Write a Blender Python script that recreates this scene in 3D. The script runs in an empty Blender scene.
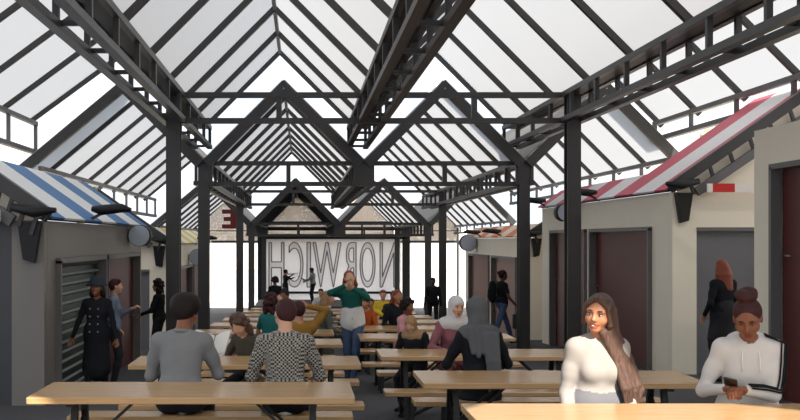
import bpy, math, random
import numpy as np
from mathutils import Vector, Matrix

# ---------------------------------------------------------------- camera, sky, sun, exposure
scene = bpy.context.scene
COL = scene.collection
CAM_Z = 1.484                     # eye height above the paving straight below
SLOPE = 0.045                     # the market hill falls away from the camera
cam_data = bpy.data.cameras.new('camera')
cam_data.sensor_width = 36.0
cam_data.lens = 45.0
cam_data.shift_x = 98 / 800
cam_data.shift_y = 30 / 800
cam_data.clip_end = 900
cam = bpy.data.objects.new('camera', cam_data)
COL.objects.link(cam)
cam.location = (0, 0, CAM_Z)
cam.rotation_euler = (math.radians(90), 0, 0)
scene.camera = cam

world = bpy.data.worlds.new('sky')
scene.world = world
world.use_nodes = True
wn = world.node_tree.nodes
wl = world.node_tree.links
wn.clear()
w_out = wn.new('ShaderNodeOutputWorld')
w_bg = wn.new('ShaderNodeBackground')
w_tc = wn.new('ShaderNodeTexCoord')
w_no = wn.new('ShaderNodeTexNoise')
w_no.inputs['Scale'].default_value = 3.2
w_no.inputs['Detail'].default_value = 5
w_cr = wn.new('ShaderNodeValToRGB')
w_cr.color_ramp.elements[0].position = 0.36
w_cr.color_ramp.elements[0].color = (0.66, 0.82, 1.0, 1)
w_cr.color_ramp.elements[1].position = 0.56
w_cr.color_ramp.elements[1].color = (1.0, 1.0, 1.0, 1)
wl.new(w_tc.outputs['Generated'], w_no.inputs['Vector'])
wl.new(w_no.outputs['Fac'], w_cr.inputs['Fac'])
wl.new(w_cr.outputs['Color'], w_bg.inputs['Color'])
w_bg.inputs['Strength'].default_value = 1.35
wl.new(w_bg.outputs['Background'], w_out.inputs['Surface'])

sun_data = bpy.data.lights.new('sun', 'SUN')
sun_data.energy = 9.8
sun_data.angle = math.radians(0.6)
sun_data.color = (1.0, 0.91, 0.78)
sun = bpy.data.objects.new('sun', sun_data)
COL.objects.link(sun)
SUN_DIR = Vector((-0.19, 0.72, -0.69)).normalized()
sun.rotation_euler = SUN_DIR.to_track_quat('-Z', 'Y').to_euler()
sun.location = (0, -10, 30)

vs = scene.view_settings
vs.view_transform = 'Standard'
vs.look = 'None'
vs.gamma = 1.0
vs.use_curve_mapping = False
vs.exposure = 0.08

rnd = random.Random(7)

# ---------------------------------------------------------------- helpers
def lin(c):
    c = c / 255.0
    return c / 12.92 if c <= 0.04045 else ((c + 0.055) / 1.055) ** 2.4

def rgb(r, g, b):
    return (lin(r), lin(g), lin(b), 1.0)

def img(px, py, y):
    """point seen at photo pixel (px,py) standing y metres in front of the camera"""
    return Vector(((px - 302) / 1000 * y, y, CAM_Z - (py - 240) / 1000 * y))

def ground(y):
    return -SLOPE * y

MATS = {}
def mat(name, color, rough=0.6, metal=0.0, noise=0.0, scale=8.0, stretch=(1, 1, 1), bump=0.0, color2=None, spec=0.4):
    if name in MATS:
        return MATS[name]
    m = bpy.data.materials.new(name)
    m.use_nodes = True
    nt = m.node_tree
    b = nt.nodes['Principled BSDF']
    b.inputs['Base Color'].default_value = color
    b.inputs['Roughness'].default_value = rough
    b.inputs['Metallic'].default_value = metal
    b.inputs['Specular IOR Level'].default_value = spec
    tc = nt.nodes.new('ShaderNodeTexCoord')
    mp = nt.nodes.new('ShaderNodeMapping')
    mp.inputs['Scale'].default_value = stretch
    no = nt.nodes.new('ShaderNodeTexNoise')
    no.inputs['Scale'].default_value = scale
    no.inputs['Detail'].default_value = 4
    nt.links.new(tc.outputs['Object'], mp.inputs['Vector'])
    nt.links.new(mp.outputs['Vector'], no.inputs['Vector'])
    mx = nt.nodes.new('ShaderNodeMix')
    mx.data_type = 'RGBA'
    c2 = color2 if color2 else tuple(min(1, v * (1 + noise)) for v in color[:3]) + (1,)
    c1 = color if color2 else tuple(v * (1 - noise) for v in color[:3]) + (1,)
    mx.inputs['A'].default_value = c1
    mx.inputs['B'].default_value = c2
    nt.links.new(no.outputs['Fac'], mx.inputs['Factor'])
    nt.links.new(mx.outputs['Result'], b.inputs['Base Color'])
    if bump:
        bp = nt.nodes.new('ShaderNodeBump')
        bp.inputs['Strength'].default_value = bump
        bp.inputs['Distance'].default_value = 0.01
        nt.links.new(no.outputs['Fac'], bp.inputs['Height'])
        nt.links.new(bp.outputs['Normal'], b.inputs['Normal'])
    MATS[name] = m
    return m

class MB:
    """collects simple shapes into one mesh"""
    def __init__(self):
        self.v = []; self.f = []; self.mi = []; self.smooth = []
    def add(self, vs_, fs, mi=0, smooth=False):
        n = len(self.v)
        self.v += [tuple(p) for p in vs_]
        for f in fs:
            self.f.append(tuple(i + n for i in f)); self.mi.append(mi); self.smooth.append(smooth)
        return self
    def box(self, c, s, mi=0, M=None):
        x, y, z = s[0] / 2, s[1] / 2, s[2] / 2
        vs_ = [Vector((a * x, b * y, d * z)) for a in (-1, 1) for b in (-1, 1) for d in (-1, 1)]
        if M is not None: vs_ = [M @ p for p in vs_]
        vs_ = [p + Vector(c) for p in vs_]
        return self.add(vs_, [(0, 1, 3, 2), (4, 6, 7, 5), (0, 4, 5, 1), (2, 3, 7, 6), (0, 2, 6, 4), (1, 5, 7, 3)], mi)
    def bar(self, a, b, w, h, up=(0, 0, 1), mi=0, bevel=0.0):
        a = Vector(a); b = Vector(b); d = (b - a); L = d.length
        if L < 1e-6: return self
        d.normalize(); up = Vector(up)
        if abs(d.dot(up)) > 0.98: up = Vector((0, 1, 0))
        r = d.cross(up).normalized(); u = r.cross(d).normalized()
        if bevel > 0:
            k = bevel
            prof = [(-w/2+k, -h/2), (w/2-k, -h/2), (w/2, -h/2+k), (w/2, h/2-k), (w/2-k, h/2), (-w/2+k, h/2), (-w/2, h/2-k), (-w/2, -h/2+k)]
        else:
            prof = [(-w/2, -h/2), (w/2, -h/2), (w/2, h/2), (-w/2, h/2)]
        n = len(prof)
        vs_ = [a + r * p + u * q for p, q in prof] + [b + r * p + u * q for p, q in prof]
        fs = [(i, (i + 1) % n, (i + 1) % n + n, i + n) for i in range(n)]
        fs += [tuple(range(n))[::-1], tuple(range(n, 2 * n))]
        return self.add(vs_, fs, mi)
    def tube(self, pts, radii, seg=10, mi=0, cap=True):
        pts = [Vector(p) for p in pts]
        if not hasattr(radii, '__len__'): radii = [radii] * len(pts)
        n0 = len(self.v); rings = []
        prev = None
        for i, p in enumerate(pts):
            t = (pts[min(i + 1, len(pts) - 1)] - pts[max(i - 1, 0)]).normalized()
            if prev is None:
                ref = Vector((0, 0, 1)) if abs(t.z) < 0.9 else Vector((1, 0, 0))
                r = t.cross(ref).normalized()
            else:
                r = (prev - t * prev.dot(t)).normalized()
            prev = r; u = t.cross(r)
            rings.append([p + (r * math.cos(2 * math.pi * k / seg) + u * math.sin(2 * math.pi * k / seg)) * radii[i] for k in range(seg)])
        vs_ = [q for ring in rings for q in ring]
        fs = []
        for i in range(len(pts) - 1):
            for k in range(seg):
                a = i * seg + k; b = i * seg + (k + 1) % seg
                fs.append((a, b, b + seg, a + seg))
        self.add(vs_, fs, mi, True)
        if cap:
            m = len(pts) - 1
            self.add(rings[0], [tuple(range(seg))[::-1]], mi)
            self.add(rings[m], [tuple(range(seg))], mi)
        return self
    def prism(self, poly, axis_vec, mi=0):
        """poly: list of 3D points of a planar outline, extruded by axis_vec"""
        a = [Vector(p) for p in poly]; e = Vector(axis_vec); n = len(a)
        vs_ = a + [p + e for p in a]
        fs = [tuple(range(n))[::-1], tuple(range(n, 2 * n))] + [(i, (i + 1) % n, (i + 1) % n + n, i + n) for i in range(n)]
        return self.add(vs_, fs, mi)
    def sphere(self, c, r, seg=12, rings=8, mi=0):
        c = Vector(c); rr = r if hasattr(r, '__len__') else (r, r, r)
        vs_ = []; fs = []
        for i in range(rings + 1):
            th = math.pi * i / rings
            for k in range(seg):
                ph = 2 * math.pi * k / seg
                vs_.append(c + Vector((rr[0] * math.sin(th) * math.cos(ph), rr[1] * math.sin(th) * math.sin(ph), rr[2] * math.cos(th))))
        for i in range(rings):
            for k in range(seg):
                a = i * seg + k; b = i * seg + (k + 1) % seg
                fs.append((a, a + seg, b + seg, b))
        return self.add(vs_, fs, mi, True)
    def build(self, name, mats, parent=None, loc=None, fixn=True):
        me = bpy.data.meshes.new(name)
        me.from_pydata(self.v, [], self.f)
        if not isinstance(mats, (list, tuple)): mats = [mats]
        for m in mats: me.materials.append(m)
        for p, i, s in zip(me.polygons, self.mi, self.smooth):
            p.material_index = i; p.use_smooth = s
        if fixn:
            import bmesh
            bm = bmesh.new(); bm.from_mesh(me)
            bmesh.ops.remove_doubles(bm, verts=bm.verts, dist=1e-6)
            bmesh.ops.recalc_face_normals(bm, faces=bm.faces)
            bm.to_mesh(me); bm.free()
        me.update()
        o = bpy.data.objects.new(name, me)
        COL.objects.link(o)
        if parent is not None: o.parent = parent
        if loc is not None: o.location = loc
        return o

def tag(o, label, cat, group=None, kind=None):
    if label: o['label'] = label
    if cat: o['category'] = cat
    if group: o['group'] = group
    if kind: o['kind'] = kind
    return o

def empty(name, loc=(0, 0, 0), rz=0.0):
    o = bpy.data.objects.new(name, None)
    o.empty_display_size = 0.1
    COL.objects.link(o)
    o.location = loc; o.rotation_euler = (0, 0, rz)
    return o

def copy_tree(o, parent=None):
    c = o.copy(); COL.objects.link(c)
    if parent is not None: c.parent = parent
    for ch in list(o.children):
        copy_tree(ch, c)
    return c

# ---------------------------------------------------------------- materials
STEEL = mat('charcoal_painted_steel', rgb(52, 50, 50), 0.42, 0.0, 0.08, 3, spec=0.5)
STEEL_LIGHT = mat('skylit_grey_steel', rgb(104, 102, 103), 0.5, 0.0, 0.1, 4)  # steel grey lightened to carry the skylight on the eave trusses
STEEL_BOUNCE = mat('bounce_tinted_steel', rgb(66, 52, 46), 0.45, 0.0, 0.1, 3)  # brown tint paints in light bounced up onto the middle bottom chords
RIDGE = mat('pale_ridge_metal', rgb(150, 148, 148), 0.5, 0.0, 0.05)
BLACK = mat('matt_black_metal', rgb(26, 26, 28), 0.5, 0.0, 0.05)
CREAM_SHADED = mat('shaded_cream_cladding', rgb(124, 119, 113), 0.5, 0, 0.05, 1.5)  # cream cladding darkened, the left stall's shade is in the colour
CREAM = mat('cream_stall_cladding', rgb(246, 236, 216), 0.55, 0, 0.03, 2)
GREYPANEL = mat('grey_stall_panel', rgb(112, 112, 117), 0.45, 0, 0.04, 2)
LGREY = mat('light_grey_cladding', rgb(168, 168, 170), 0.5, 0, 0.03, 2)
MAROON = mat('maroon_door_paint', rgb(90, 38, 35), 0.5, 0, 0.05, 3)
FRAME = mat('grey_door_frame', rgb(110, 106, 104), 0.5, 0, 0.03)
DGREEN = mat('dark_green_paint', rgb(26, 46, 42), 0.45, 0, 0.05)
SLATG = mat('pale_green_slat_paint', rgb(98, 116, 106), 0.4, 0, 0.05)
WHITE = mat('white_paint', rgb(235, 233, 228), 0.6, 0, 0.02)
DRUM = mat('pale_grey_lamp_face', rgb(176, 184, 196), 0.4, 0, 0.03)
WOOD = mat('light_oak_top', rgb(202, 168, 124), 0.22, 0, 0, 3.0, (1.2, 14, 14), 0.05, color2=rgb(172, 134, 92))
WOODEDGE = mat('oak_edge', rgb(190, 144, 98), 0.5, 0, 0, 4.0, (1.2, 14, 14), 0, color2=rgb(164, 120, 80))

def stripes(name, c1, c2, period, rough=0.6):
    """two-colour canvas stripes of the given width running down the roof slope"""
    m = bpy.data.materials.new(name); m.use_nodes = True
    nt = m.node_tree; b = nt.nodes['Principled BSDF']
    b.inputs['Roughness'].default_value = rough
    tc = nt.nodes.new('ShaderNodeTexCoord'); sp = nt.nodes.new('ShaderNodeSeparateXYZ')
    nt.links.new(tc.outputs['Object'], sp.inputs['Vector'])
    mo = nt.nodes.new('ShaderNodeMath'); mo.operation = 'PINGPONG'
    mo.inputs[1].default_value = period
    nt.links.new(sp.outputs['Y'], mo.inputs[0])
    gt = nt.nodes.new('ShaderNodeMath'); gt.operation = 'GREATER_THAN'; gt.inputs[1].default_value = period / 2
    nt.links.new(mo.outputs[0], gt.inputs[0])
    mx = nt.nodes.new('ShaderNodeMix'); mx.data_type = 'RGBA'
    mx.inputs['A'].default_value = c1; mx.inputs['B'].default_value = c2
    nt.links.new(gt.outputs[0], mx.inputs['Factor'])
    nt.links.new(mx.outputs['Result'], b.inputs['Base Color'])
    return m

def glazing(name, col, transp):
    m = bpy.data.materials.new(name); m.use_nodes = True
    nt = m.node_tree; nt.nodes.clear()
    o = nt.nodes.new('ShaderNodeOutputMaterial')
    tr = nt.nodes.new('ShaderNodeBsdfTransparent'); tl = nt.nodes.new('ShaderNodeBsdfTranslucent')
    df = nt.nodes.new('ShaderNodeBsdfDiffuse')
    tr.inputs['Color'].default_value = (0.95, 0.95, 0.96, 1)
    tl.inputs['Color'].default_value = col
    df.inputs['Color'].default_value = col
    m1 = nt.nodes.new('ShaderNodeMixShader'); m1.inputs[0].default_value = 0.12
    m2 = nt.nodes.new('ShaderNodeMixShader'); m2.inputs[0].default_value = transp
    nt.links.new(tl.outputs[0], m1.inputs[1]); nt.links.new(df.outputs[0], m1.inputs[2])
    nt.links.new(m1.outputs[0], m2.inputs[1]); nt.links.new(tr.outputs[0], m2.inputs[2])
    nt.links.new(m2.outputs[0], o.inputs['Surface'])
    return m

GLASS = glazing('frosted_roof_glazing', (0.53, 0.54, 0.56, 1), 0.14)
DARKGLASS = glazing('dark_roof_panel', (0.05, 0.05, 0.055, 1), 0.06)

def mesh_screen(name, col, hole, scale, frac):
    """perforated sheet: round holes on a square grid"""
    m = bpy.data.materials.new(name); m.use_nodes = True
    nt = m.node_tree; nt.nodes.clear()
    o = nt.nodes.new('ShaderNodeOutputMaterial')
    tc = nt.nodes.new('ShaderNodeTexCoord')
    vo = nt.nodes.new('ShaderNodeTexVoronoi'); vo.inputs['Scale'].default_value = scale
    vo.inputs['Randomness'].default_value = 0.35
    nt.links.new(tc.outputs['Object'], vo.inputs['Vector'])
    lt = nt.nodes.new('ShaderNodeMath'); lt.operation = 'LESS_THAN'; lt.inputs[1].default_value = frac
    nt.links.new(vo.outputs['Distance'], lt.inputs[0])
    df = nt.nodes.new('ShaderNodeBsdfDiffuse'); df.inputs['Color'].default_value = col
    tl = nt.nodes.new('ShaderNodeBsdfTranslucent'); tl.inputs['Color'].default_value = col
    mx0 = nt.nodes.new('ShaderNodeMixShader'); mx0.inputs[0].default_value = 0.5
    tr = nt.nodes.new('ShaderNodeBsdfTransparent'); tr.inputs['Color'].default_value = hole
    mx = nt.nodes.new('ShaderNodeMixShader')
    nt.links.new(df.outputs[0], mx0.inputs[1]); nt.links.new(tl.outputs[0], mx0.inputs[2])
    nt.links.new(lt.outputs[0], mx.inputs[0]); nt.links.new(mx0.outputs[0], mx.inputs[1]); nt.links.new(tr.outputs[0], mx.inputs[2])
    nt.links.new(mx.outputs[0], o.inputs['Surface'])
    return m

# ---------------------------------------------------------------- ground
pave = mat('dark_tarmac', rgb(56, 56, 60), 0.85, 0, 0, 35, (1, 1, 1), 0.3, color2=rgb(82, 81, 84))
mb = MB()
mb.prism([(-40, -12, -0.25 - SLOPE * -12), (40, -12, -0.25 - SLOPE * -12), (40, -12, -SLOPE * -12), (-40, -12, -SLOPE * -12)], (0, 182, -SLOPE * 182))
floor = mb.build('floor', pave); tag(floor, 'dark grey speckled tarmac floor of the market lane', 'floor', kind='structure')

# ---------------------------------------------------------------- roof canopies
def module(label, y0, y1, off, zv, post_ys, first=False, dark_center=False, step=1.5, eave=(-4.2, -0.15, -3.7, -0.12, -0.88)):
    root = empty('roof_canopy', (0, y0, CAM_Z + zv))
    tag(root, label, 'roof canopy', 'steel and glass canopies stepping down the lane')
    oy, oz = y0, CAM_Z + zv            # part meshes are built relative to the root
    xl = -2.35 + off; xc = xl + 3.65; xr = xl + 7.3
    L = y1 - y0
    # slopes: (x_low, z_low, x_high, z_high)
    R = 1.825
    slopes = [(xl + eave[0], eave[1], xl - 1.825, R), (xl, 0, xl - 1.825, R), (xl, 0, xl + 1.825, R), (xc, 0, xc - 1.825, R),
              (xc, 0, xc + 1.825, R), (xr, 0, xr - 1.825, R), (xr, 0, xr + 1.825, R), (xr + 3.62, 0.03, xr + 1.825, R)]
    n = int(round(L / 2.25)); ys = [L - k * L / n for k in range(n + 1)]
    for k, yy in enumerate(ys):
        end = (k == n) and first
        w, h = (0.16, 0.22) if end else ((0.09, 0.10))
        for (xa, za, xb, zb) in slopes:
            up = Vector((-(zb - za), 0, (xb - xa))).normalized()
            if up.z < 0: up = -up
            d = up * (-h / 2)
            MB().bar(Vector((xa, yy, za)) + d, Vector((xb, yy, zb)) + d, w, h, up=up).build('rafter', STEEL, root)
    for (xa, za, xb, zb) in slopes:
        up = Vector((-(zb - za), 0, (xb - xa))).normalized()
        if up.z < 0: up = -up
        a = Vector((xa, 0, za)) + up * 0.012; b = Vector((xb, 0, zb)) + up * 0.012
        if xb > xa: b -= (b - a).normalized() * 0.02
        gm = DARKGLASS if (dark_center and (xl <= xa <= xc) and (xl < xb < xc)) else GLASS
        MB().prism([a, b, b + up * 0.02, a + up * 0.02], (0, L, 0)).build('roof_glazing', gm, root)
    for xx in (xl - 1.825, xl + 1.825, xc + 1.825, xr + 1.825):
        MB().bar((xx, 0, R - 0.07), (xx, L, R - 0.07), 0.07, 0.12).build('ridge_beam', RIDGE, root)
    # valley trusses: two parallel frames each
    def truss(x, zt, zb, planes, cw, m, name='valley_truss', st=step, mb_=None):
        t = MB()
        for dx in planes:
            t.bar((x + dx, 0, zt - cw / 2), (x + dx, L, zt - cw / 2), cw, cw)
            t.bar((x + dx, 0, zb + cw / 2), (x + dx, L, zb + cw / 2), cw * 1.3, cw, mi=1)
        o = t.build(name, [m, mb_ or m], root)
        nn = max(2, int(round(L / st)))
        for i in range(nn + 1):
            yy = min(max(L * i / nn, cw / 2), L - cw / 2)
            wb = MB()
            for dx in planes:
                wb.bar((x + dx, yy, zb + cw), (x + dx, yy, zt - cw), cw * 0.75, cw * 0.75, up=(0, 1, 0))
            if len(planes) > 1:
                wb.bar((x + planes[0], yy, zb + cw * 0.8), (x + planes[1], yy, zb + cw * 0.8), cw * 0.6, cw * 0.6)
            wb.build('truss_strut', m, o)
        return o
    truss(xl, 0.0, -0.55, (-0.17, 0.17), 0.09, STEEL)
    truss(xc, 0.0, -0.55, (-0.2, 0.2), 0.09, STEEL, mb_=STEEL_BOUNCE)
    truss(xr, 0.0, -0.55, (-0.17, 0.17), 0.09, STEEL)
    for x in (xl, xc, xr):          # gutter trough between the two frames
        MB().box((x, L / 2, -0.06), (0.30, L, 0.02)).build('valley_gutter', BLACK, root)
    truss(xl + eave[2], eave[3], eave[4], (0,), 0.10, STEEL_LIGHT, 'eave_truss', 2.25)
    truss(xr + 3.4, 0.10, -0.38, (0,), 0.10, STEEL_LIGHT, 'eave_truss', 2.25)
    # solid plates closing the middle valley truss
    MB().box((xc, 0.03, -0.28), (0.46, 0.05, 0.60)).build('end_plate', STEEL, root)
    for py in post_ys:
        yy = py - y0
        for x in (xl, xr):
            zb = ground(py) - oz
            p = MB(); zt = -0.0; hh = zt - zb
            p.box((x, yy - 0.11, zb + hh / 2), (0.25, 0.025, hh))
            p.box((x, yy + 0.11, zb + hh / 2), (0.25, 0.025, hh))
            p.box((x, yy, zb + hh / 2), (0.025, 0.2, hh))
            po = p.build('post', STEEL, root)
            q = MB().box((x, yy, zb + 0.012), (0.36, 0.36, 0.024))
            for sx in (-0.145, 0.145):
                for sy in (-0.145, 0.145):
                    q.tube([(x + sx, yy + sy, zb + 0.02), (x + sx, yy + sy, zb + 0.06)], 0.014, 6)
            q.build('base_plate', STEEL, po)
        t = MB()
        t.bar((xl, yy, -0.05), (xr, yy, -0.05), 0.10, 0.10)
        t.bar((xl, yy, -0.52), (xr, yy, -0.52), 0.10, 0.10)
        to = t.build('cross_truss', STEEL, root)
        for fx in (1.93, 5.5):
            MB().bar((xl + fx, yy, -0.48), (xl + fx, yy, -0.09), 0.1, 0.1, up=(0, 1, 0)).build('truss_strut', STEEL, to)
    # apex plates with bolt on the front gables
    if first:
        for xx in (xl - 1.825, xl + 1.825, xc + 1.825, xr + 1.825):
            ap = MB().prism([(xx - 0.3, -0.10, R - 0.32), (xx, -0.10, R - 0.02), (xx + 0.3, -0.10, R - 0.32)], (0, 0.02, 0)).build('apex_plate', STEEL, root)
            MB().tube([(xx, -0.125, R - 0.2), (xx, -0.09, R - 0.2)], 0.02, 8).build('bolt', RIDGE, ap)
    return root

module('nearest and highest glazed canopy, its grey beams fanning overhead from the top edge', 1.28, 23.7, 0.0, 2.70, (4.2, 18.3), eave=(-4.15, 0.12, -3.95, 0.10, -0.68))
module('middle glazed canopy whose two dark pointed gables stand in the centre of the lane', 22.7, 40.5, 0.11, 1.80, (22.85, 36.0), first=True, step=1.3)
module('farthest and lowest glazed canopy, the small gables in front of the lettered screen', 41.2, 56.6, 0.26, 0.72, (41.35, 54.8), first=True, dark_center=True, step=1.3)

# ---------------------------------------------------------------- far end: screens and wall behind
YE = 56.3
EX = 0.26; xl = -2.35 + EX; xc = xl + 3.65; xr = xl + 7.3
zv = 0.72
scr = mesh_screen('perforated_beige_sheet', (0.74, 0.66, 0.58, 1), (1, 1, 1, 1), 12.0, 0.34)
g = empty('perforated_gable_screen', (0, YE, CAM_Z - 0.1))
tag(g, 'beige perforated sheet filling the far roof gables above the openings', 'perforated screen')
for (xa, xb) in ((xl - 3.85, xl), (xl, xc), (xc, xr), (xr, xr + 3.6)):
    m_ = (xa + xb) / 2
    z0 = 0.0; zlow = zv + 0.1 - 0.05; zp = zv + 0.1 + 1.74
    pan = MB().prism([(xa + 0.05, 0, z0), (xb - 0.05, 0, z0), (xb - 0.05, 0, zlow), (m_, 0, zp), (xa + 0.05, 0, zlow)], (0, 0.04, 0)).build('perforated_sheet', scr, g)
for (xa, xb) in ((xl - 3.9, xl), (xr, xr + 3.7)):
    MB().bar((xa, -0.06, 0.0), (xb, -0.06, 0.0), 0.14, 0.14).build('bottom_rail', STEEL, g)
    MB().bar((xa, -0.05, 0.62), (xb, -0.05, 0.62), 0.05, 0.05).build('middle_rail', STEEL, g)
for xx in (xl - 3.85, xr + 3.55):
    MB().bar((xx, -0.05, ground(YE) - CAM_Z + 0.1), (xx, -0.05, 0.8), 0.12, 0.12, up=(0, 1, 0)).build('edge_post', STEEL, g)

# lettered screen
YS = 55.4
def zs(py, y=YS): return CAM_Z - (py - 240) / 1000 * y
def xs(px, y=YS): return (px - 302) / 1000 * y
sc_root = empty('lettered_screen', (0, YS, ground(YS)))
tag(sc_root, 'huge pale perforated screen with reversed outline letters behind the stage', 'sign screen')
gz = ground(YS)
sheet = mesh_screen('pale_perforated_sheet', (0.93, 0.91, 0.91, 1), (1, 1, 1, 1), 15.0, 0.40)
x0, x1 = xs(265), xs(401)
MB().box(((x0 + x1) / 2, 0.06, (zs(239) - gz) / 2), (x1 - x0, 0.03, zs(239) - gz)).build('perforated_sheet', sheet, sc_root)
for px in (261.5, 406):
    MB().box((xs(px), 0, (zs(236) - gz) / 2), (0.42, 0.3, zs(236) - gz)).build('frame_post', BLACK, sc_root)
MB().box(((x0 + x1) / 2, 0, zs(237.5) - gz), (x1 - x0 + 0.5, 0.3, 0.17)).build('top_rail', BLACK, sc_root)
MB().box(((x0 + x1) / 2, -0.02, zs(292.5) - gz), (x1 - x0, 0.22, 0.12)).build('lower_rail', BLACK, sc_root)
MB().bar((xs(261), 0, zs(222.5) - gz), (xs(406), 0, zs(222.5) - gz), 0.1, 0.12).build('upper_rail', BLACK, sc_root)
MB().bar((xs(261), 0, zs(229) - gz), (xs(406), 0, zs(229) - gz), 0.1, 0.16).build('upper_rail', BLACK, sc_root)
for px in (298, 332, 362):
    MB().bar((xs(px), 0, zs(237) - gz), (xs(px), 0, zs(222) - gz), 0.1, 0.1, up=(0, 1, 0)).build('rail_strut', BLACK, sc_root)
LET_LINE = mat('letter_outline_grey', rgb(120, 118, 120), 0.6)
LET_FILL = glazing('letter_face_pale', (0.96, 0.95, 0.94, 1), 0.25)

def glyph(ch, name, px0, px1, py0, py1, yloc, m_face, parent, depth, outline=None, mirror=True, lw=0.035):
    cu = bpy.data.curves.new('glyph', 'FONT'); cu.body = ch; cu.size = 1
    ob = bpy.data.objects.new('glyph', cu); COL.objects.link(ob)
    dg = bpy.context.evaluated_depsgraph_get()
    me0 = bpy.data.meshes.new_from_object(ob.evaluated_get(dg))
    co = np.array([v.co[:] for v in me0.vertices]); mn = co.min(0); mx_ = co.max(0)
    faces = [tuple(p.vertices) for p in me0.polygons]
    # boundary edges give the outline
    cnt = {}
    for p in me0.polygons:
        vs_ = list(p.vertices)
        for a, b in zip(vs_, vs_[1:] + vs_[:1]):
            cnt.setdefault((min(a, b), max(a, b)), []).append((a, b))
    X0, X1, Z0, Z1 = px0, px1, py0, py1
    def mp(c):
        u = (c[0] - mn[0]) / (mx_[0] - mn[0]); v = (c[1] - mn[1]) / (mx_[1] - mn[1])
        if mirror: u = 1 - u
        return Vector((X0 + (X1 - X0) * u, yloc, Z0 + (Z1 - Z0) * v))
    P = [mp(c) for c in co]
    n = len(P)
    m = MB()
    back = [p + Vector((0, depth, 0)) for p in P]
    fs = [f for f in faces] + [tuple(i + n for i in f[::-1]) for f in faces]
    edges = [e[0] for e in cnt.values() if len(e) == 1]
    fs += [(b, a, a + n, b + n) for a, b in edges]
    m.add(P + back, fs)
    o = m.build(name, m_face, parent)
    if outline:
        t = MB()
        for a, b in edges:
            t.bar(P[a] + Vector((0, -lw / 2, 0)), P[b] + Vector((0, -lw / 2, 0)), lw, lw, up=(0, 1, 0))
        t.build('letter_outline', outline, o, fixn=False)
    bpy.data.objects.remove(ob); bpy.data.curves.remove(cu); bpy.data.meshes.remove(me0)
    return o

for ch, a, b in (('H', 269, 284), ('C', 289, 303), ('I', 307, 310.5), ('W', 313, 341), ('R', 343, 356), ('O', 360, 375), ('N', 380, 396)):
    glyph(ch, 'letter', xs(a), xs(b), zs(287) - gz, zs(242.5) - gz, -0.02, LET_FILL, sc_root, 0.06, LET_LINE, lw=0.06)
RED = mat('dark_red_letter_paint', rgb(96, 14, 18), 0.5)
e_ = empty('sign_letter', (0, 55.0, 0))
ex0, ex1, ez0, ez1 = xs(222, 55), xs(236, 55), zs(228.5, 55), zs(209.5, 55); ew = ex1 - ex0; eh = ez1 - ez0
MB().prism([(ex1, 0, ez0), (ex1, 0, ez1), (ex0, 0, ez1), (ex0, 0, ez1 - eh * .22), (ex1 - ew * .4, 0, ez1 - eh * .22), (ex1 - ew * .4, 0, ez1 - eh * .39),
            (ex0 + ew * .12, 0, ez1 - eh * .39), (ex0 + ew * .12, 0, ez0 + eh * .39), (ex1 - ew * .4, 0, ez0 + eh * .39), (ex1 - ew * .4, 0, ez0 + eh * .22), (ex0, 0, ez0 + eh * .22), (ex0, 0, ez0)], (0, 0.25, 0)).build('letter_body', RED, e_)
tag(e_, 'dark red reversed letter E hung high beside the left posts', 'sign letter')
MB().bar((xs(229, 55), 0.27, zs(219, 55)), (xs(229, 55), 1.22, zs(219, 55)), 0.06, 0.06).build('bracket', STEEL, e_)
gp = MB().box((xs(438, 55), 55.2, zs(215, 55)), (0.5, 0.2, 0.85)).box((xs(438, 55), 55.7, zs(215, 55)), (0.06, 1.2, 0.06)).build('green_sign', mat('green_sign_paint', rgb(110, 150, 50), 0.5))
tag(gp, 'small green sign piece high between the dark right posts', 'sign')

# stage
st = empty('stage', (1.3, 50.8, ground(49)))
tag(st, 'low dark stage platform in front of the lettered screen', 'stage')
STZ = CAM_Z - 3.19
MB().box((0, 0, (STZ - ground(49)) - 0.06), (7.2, 5.4, 0.12)).build('stage_deck', mat('dark_stage_deck', rgb(70, 68, 70), 0.6), st)
MB().box((0, -2.66, (STZ - ground(49)) / 2 - 0.1), (7.2, 0.06, (STZ - ground(49)) - 0.12)).build('stage_skirt', mat('stage_skirt_cloth', rgb(60, 58, 60), 0.8), st)
for sx in (-3.4, 0, 3.4):
    for sy in (-2.5, 2.5):
        yw = 50.8 + sy
        h0 = ground(yw) - ground(49); h1 = STZ - ground(49) - 0.12
        MB().bar((sx, sy, h0), (sx, sy, h1), 0.08, 0.08, up=(0, 1, 0)).build('leg', BLACK, st)

# bright facade outside the far end
fw = empty('white_facade', (0, 66, ground(66)))
tag(fw, 'sunlit white building front beyond the far openings', 'building')
m = MB(); m.box((2, 0.3, 2.6), (44, 0.6, 5.2)); m.build('wall', WHITE, fw)
for k in range(10):
    cx = -16 + k * 4.1
    w_ = MB().box((cx, -0.02, 1.3), (2.9, 0.1, 2.3)).build('window', mat('pale_blue_pane', rgb(214, 222, 232), 0.2), fw)
    fr = MB()
    for dx in (-1.45, 0, 1.45): fr.bar((cx + dx, -0.08, 0.12), (cx + dx, -0.08, 2.5), 0.07, 0.07, up=(0, 1, 0))
    fr.bar((cx - 1.45, -0.08, 2.48), (cx + 1.45, -0.08, 2.48), 0.07, 0.07)
    fr.build('window_frame', mat('white_window_frame', rgb(222, 222, 222), 0.5), w_)
MB().box((2, -0.35, 0.12), (44, 0.7, 0.5)).build('plinth', mat('pale_stone', rgb(206, 202, 198), 0.7), fw)
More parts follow.
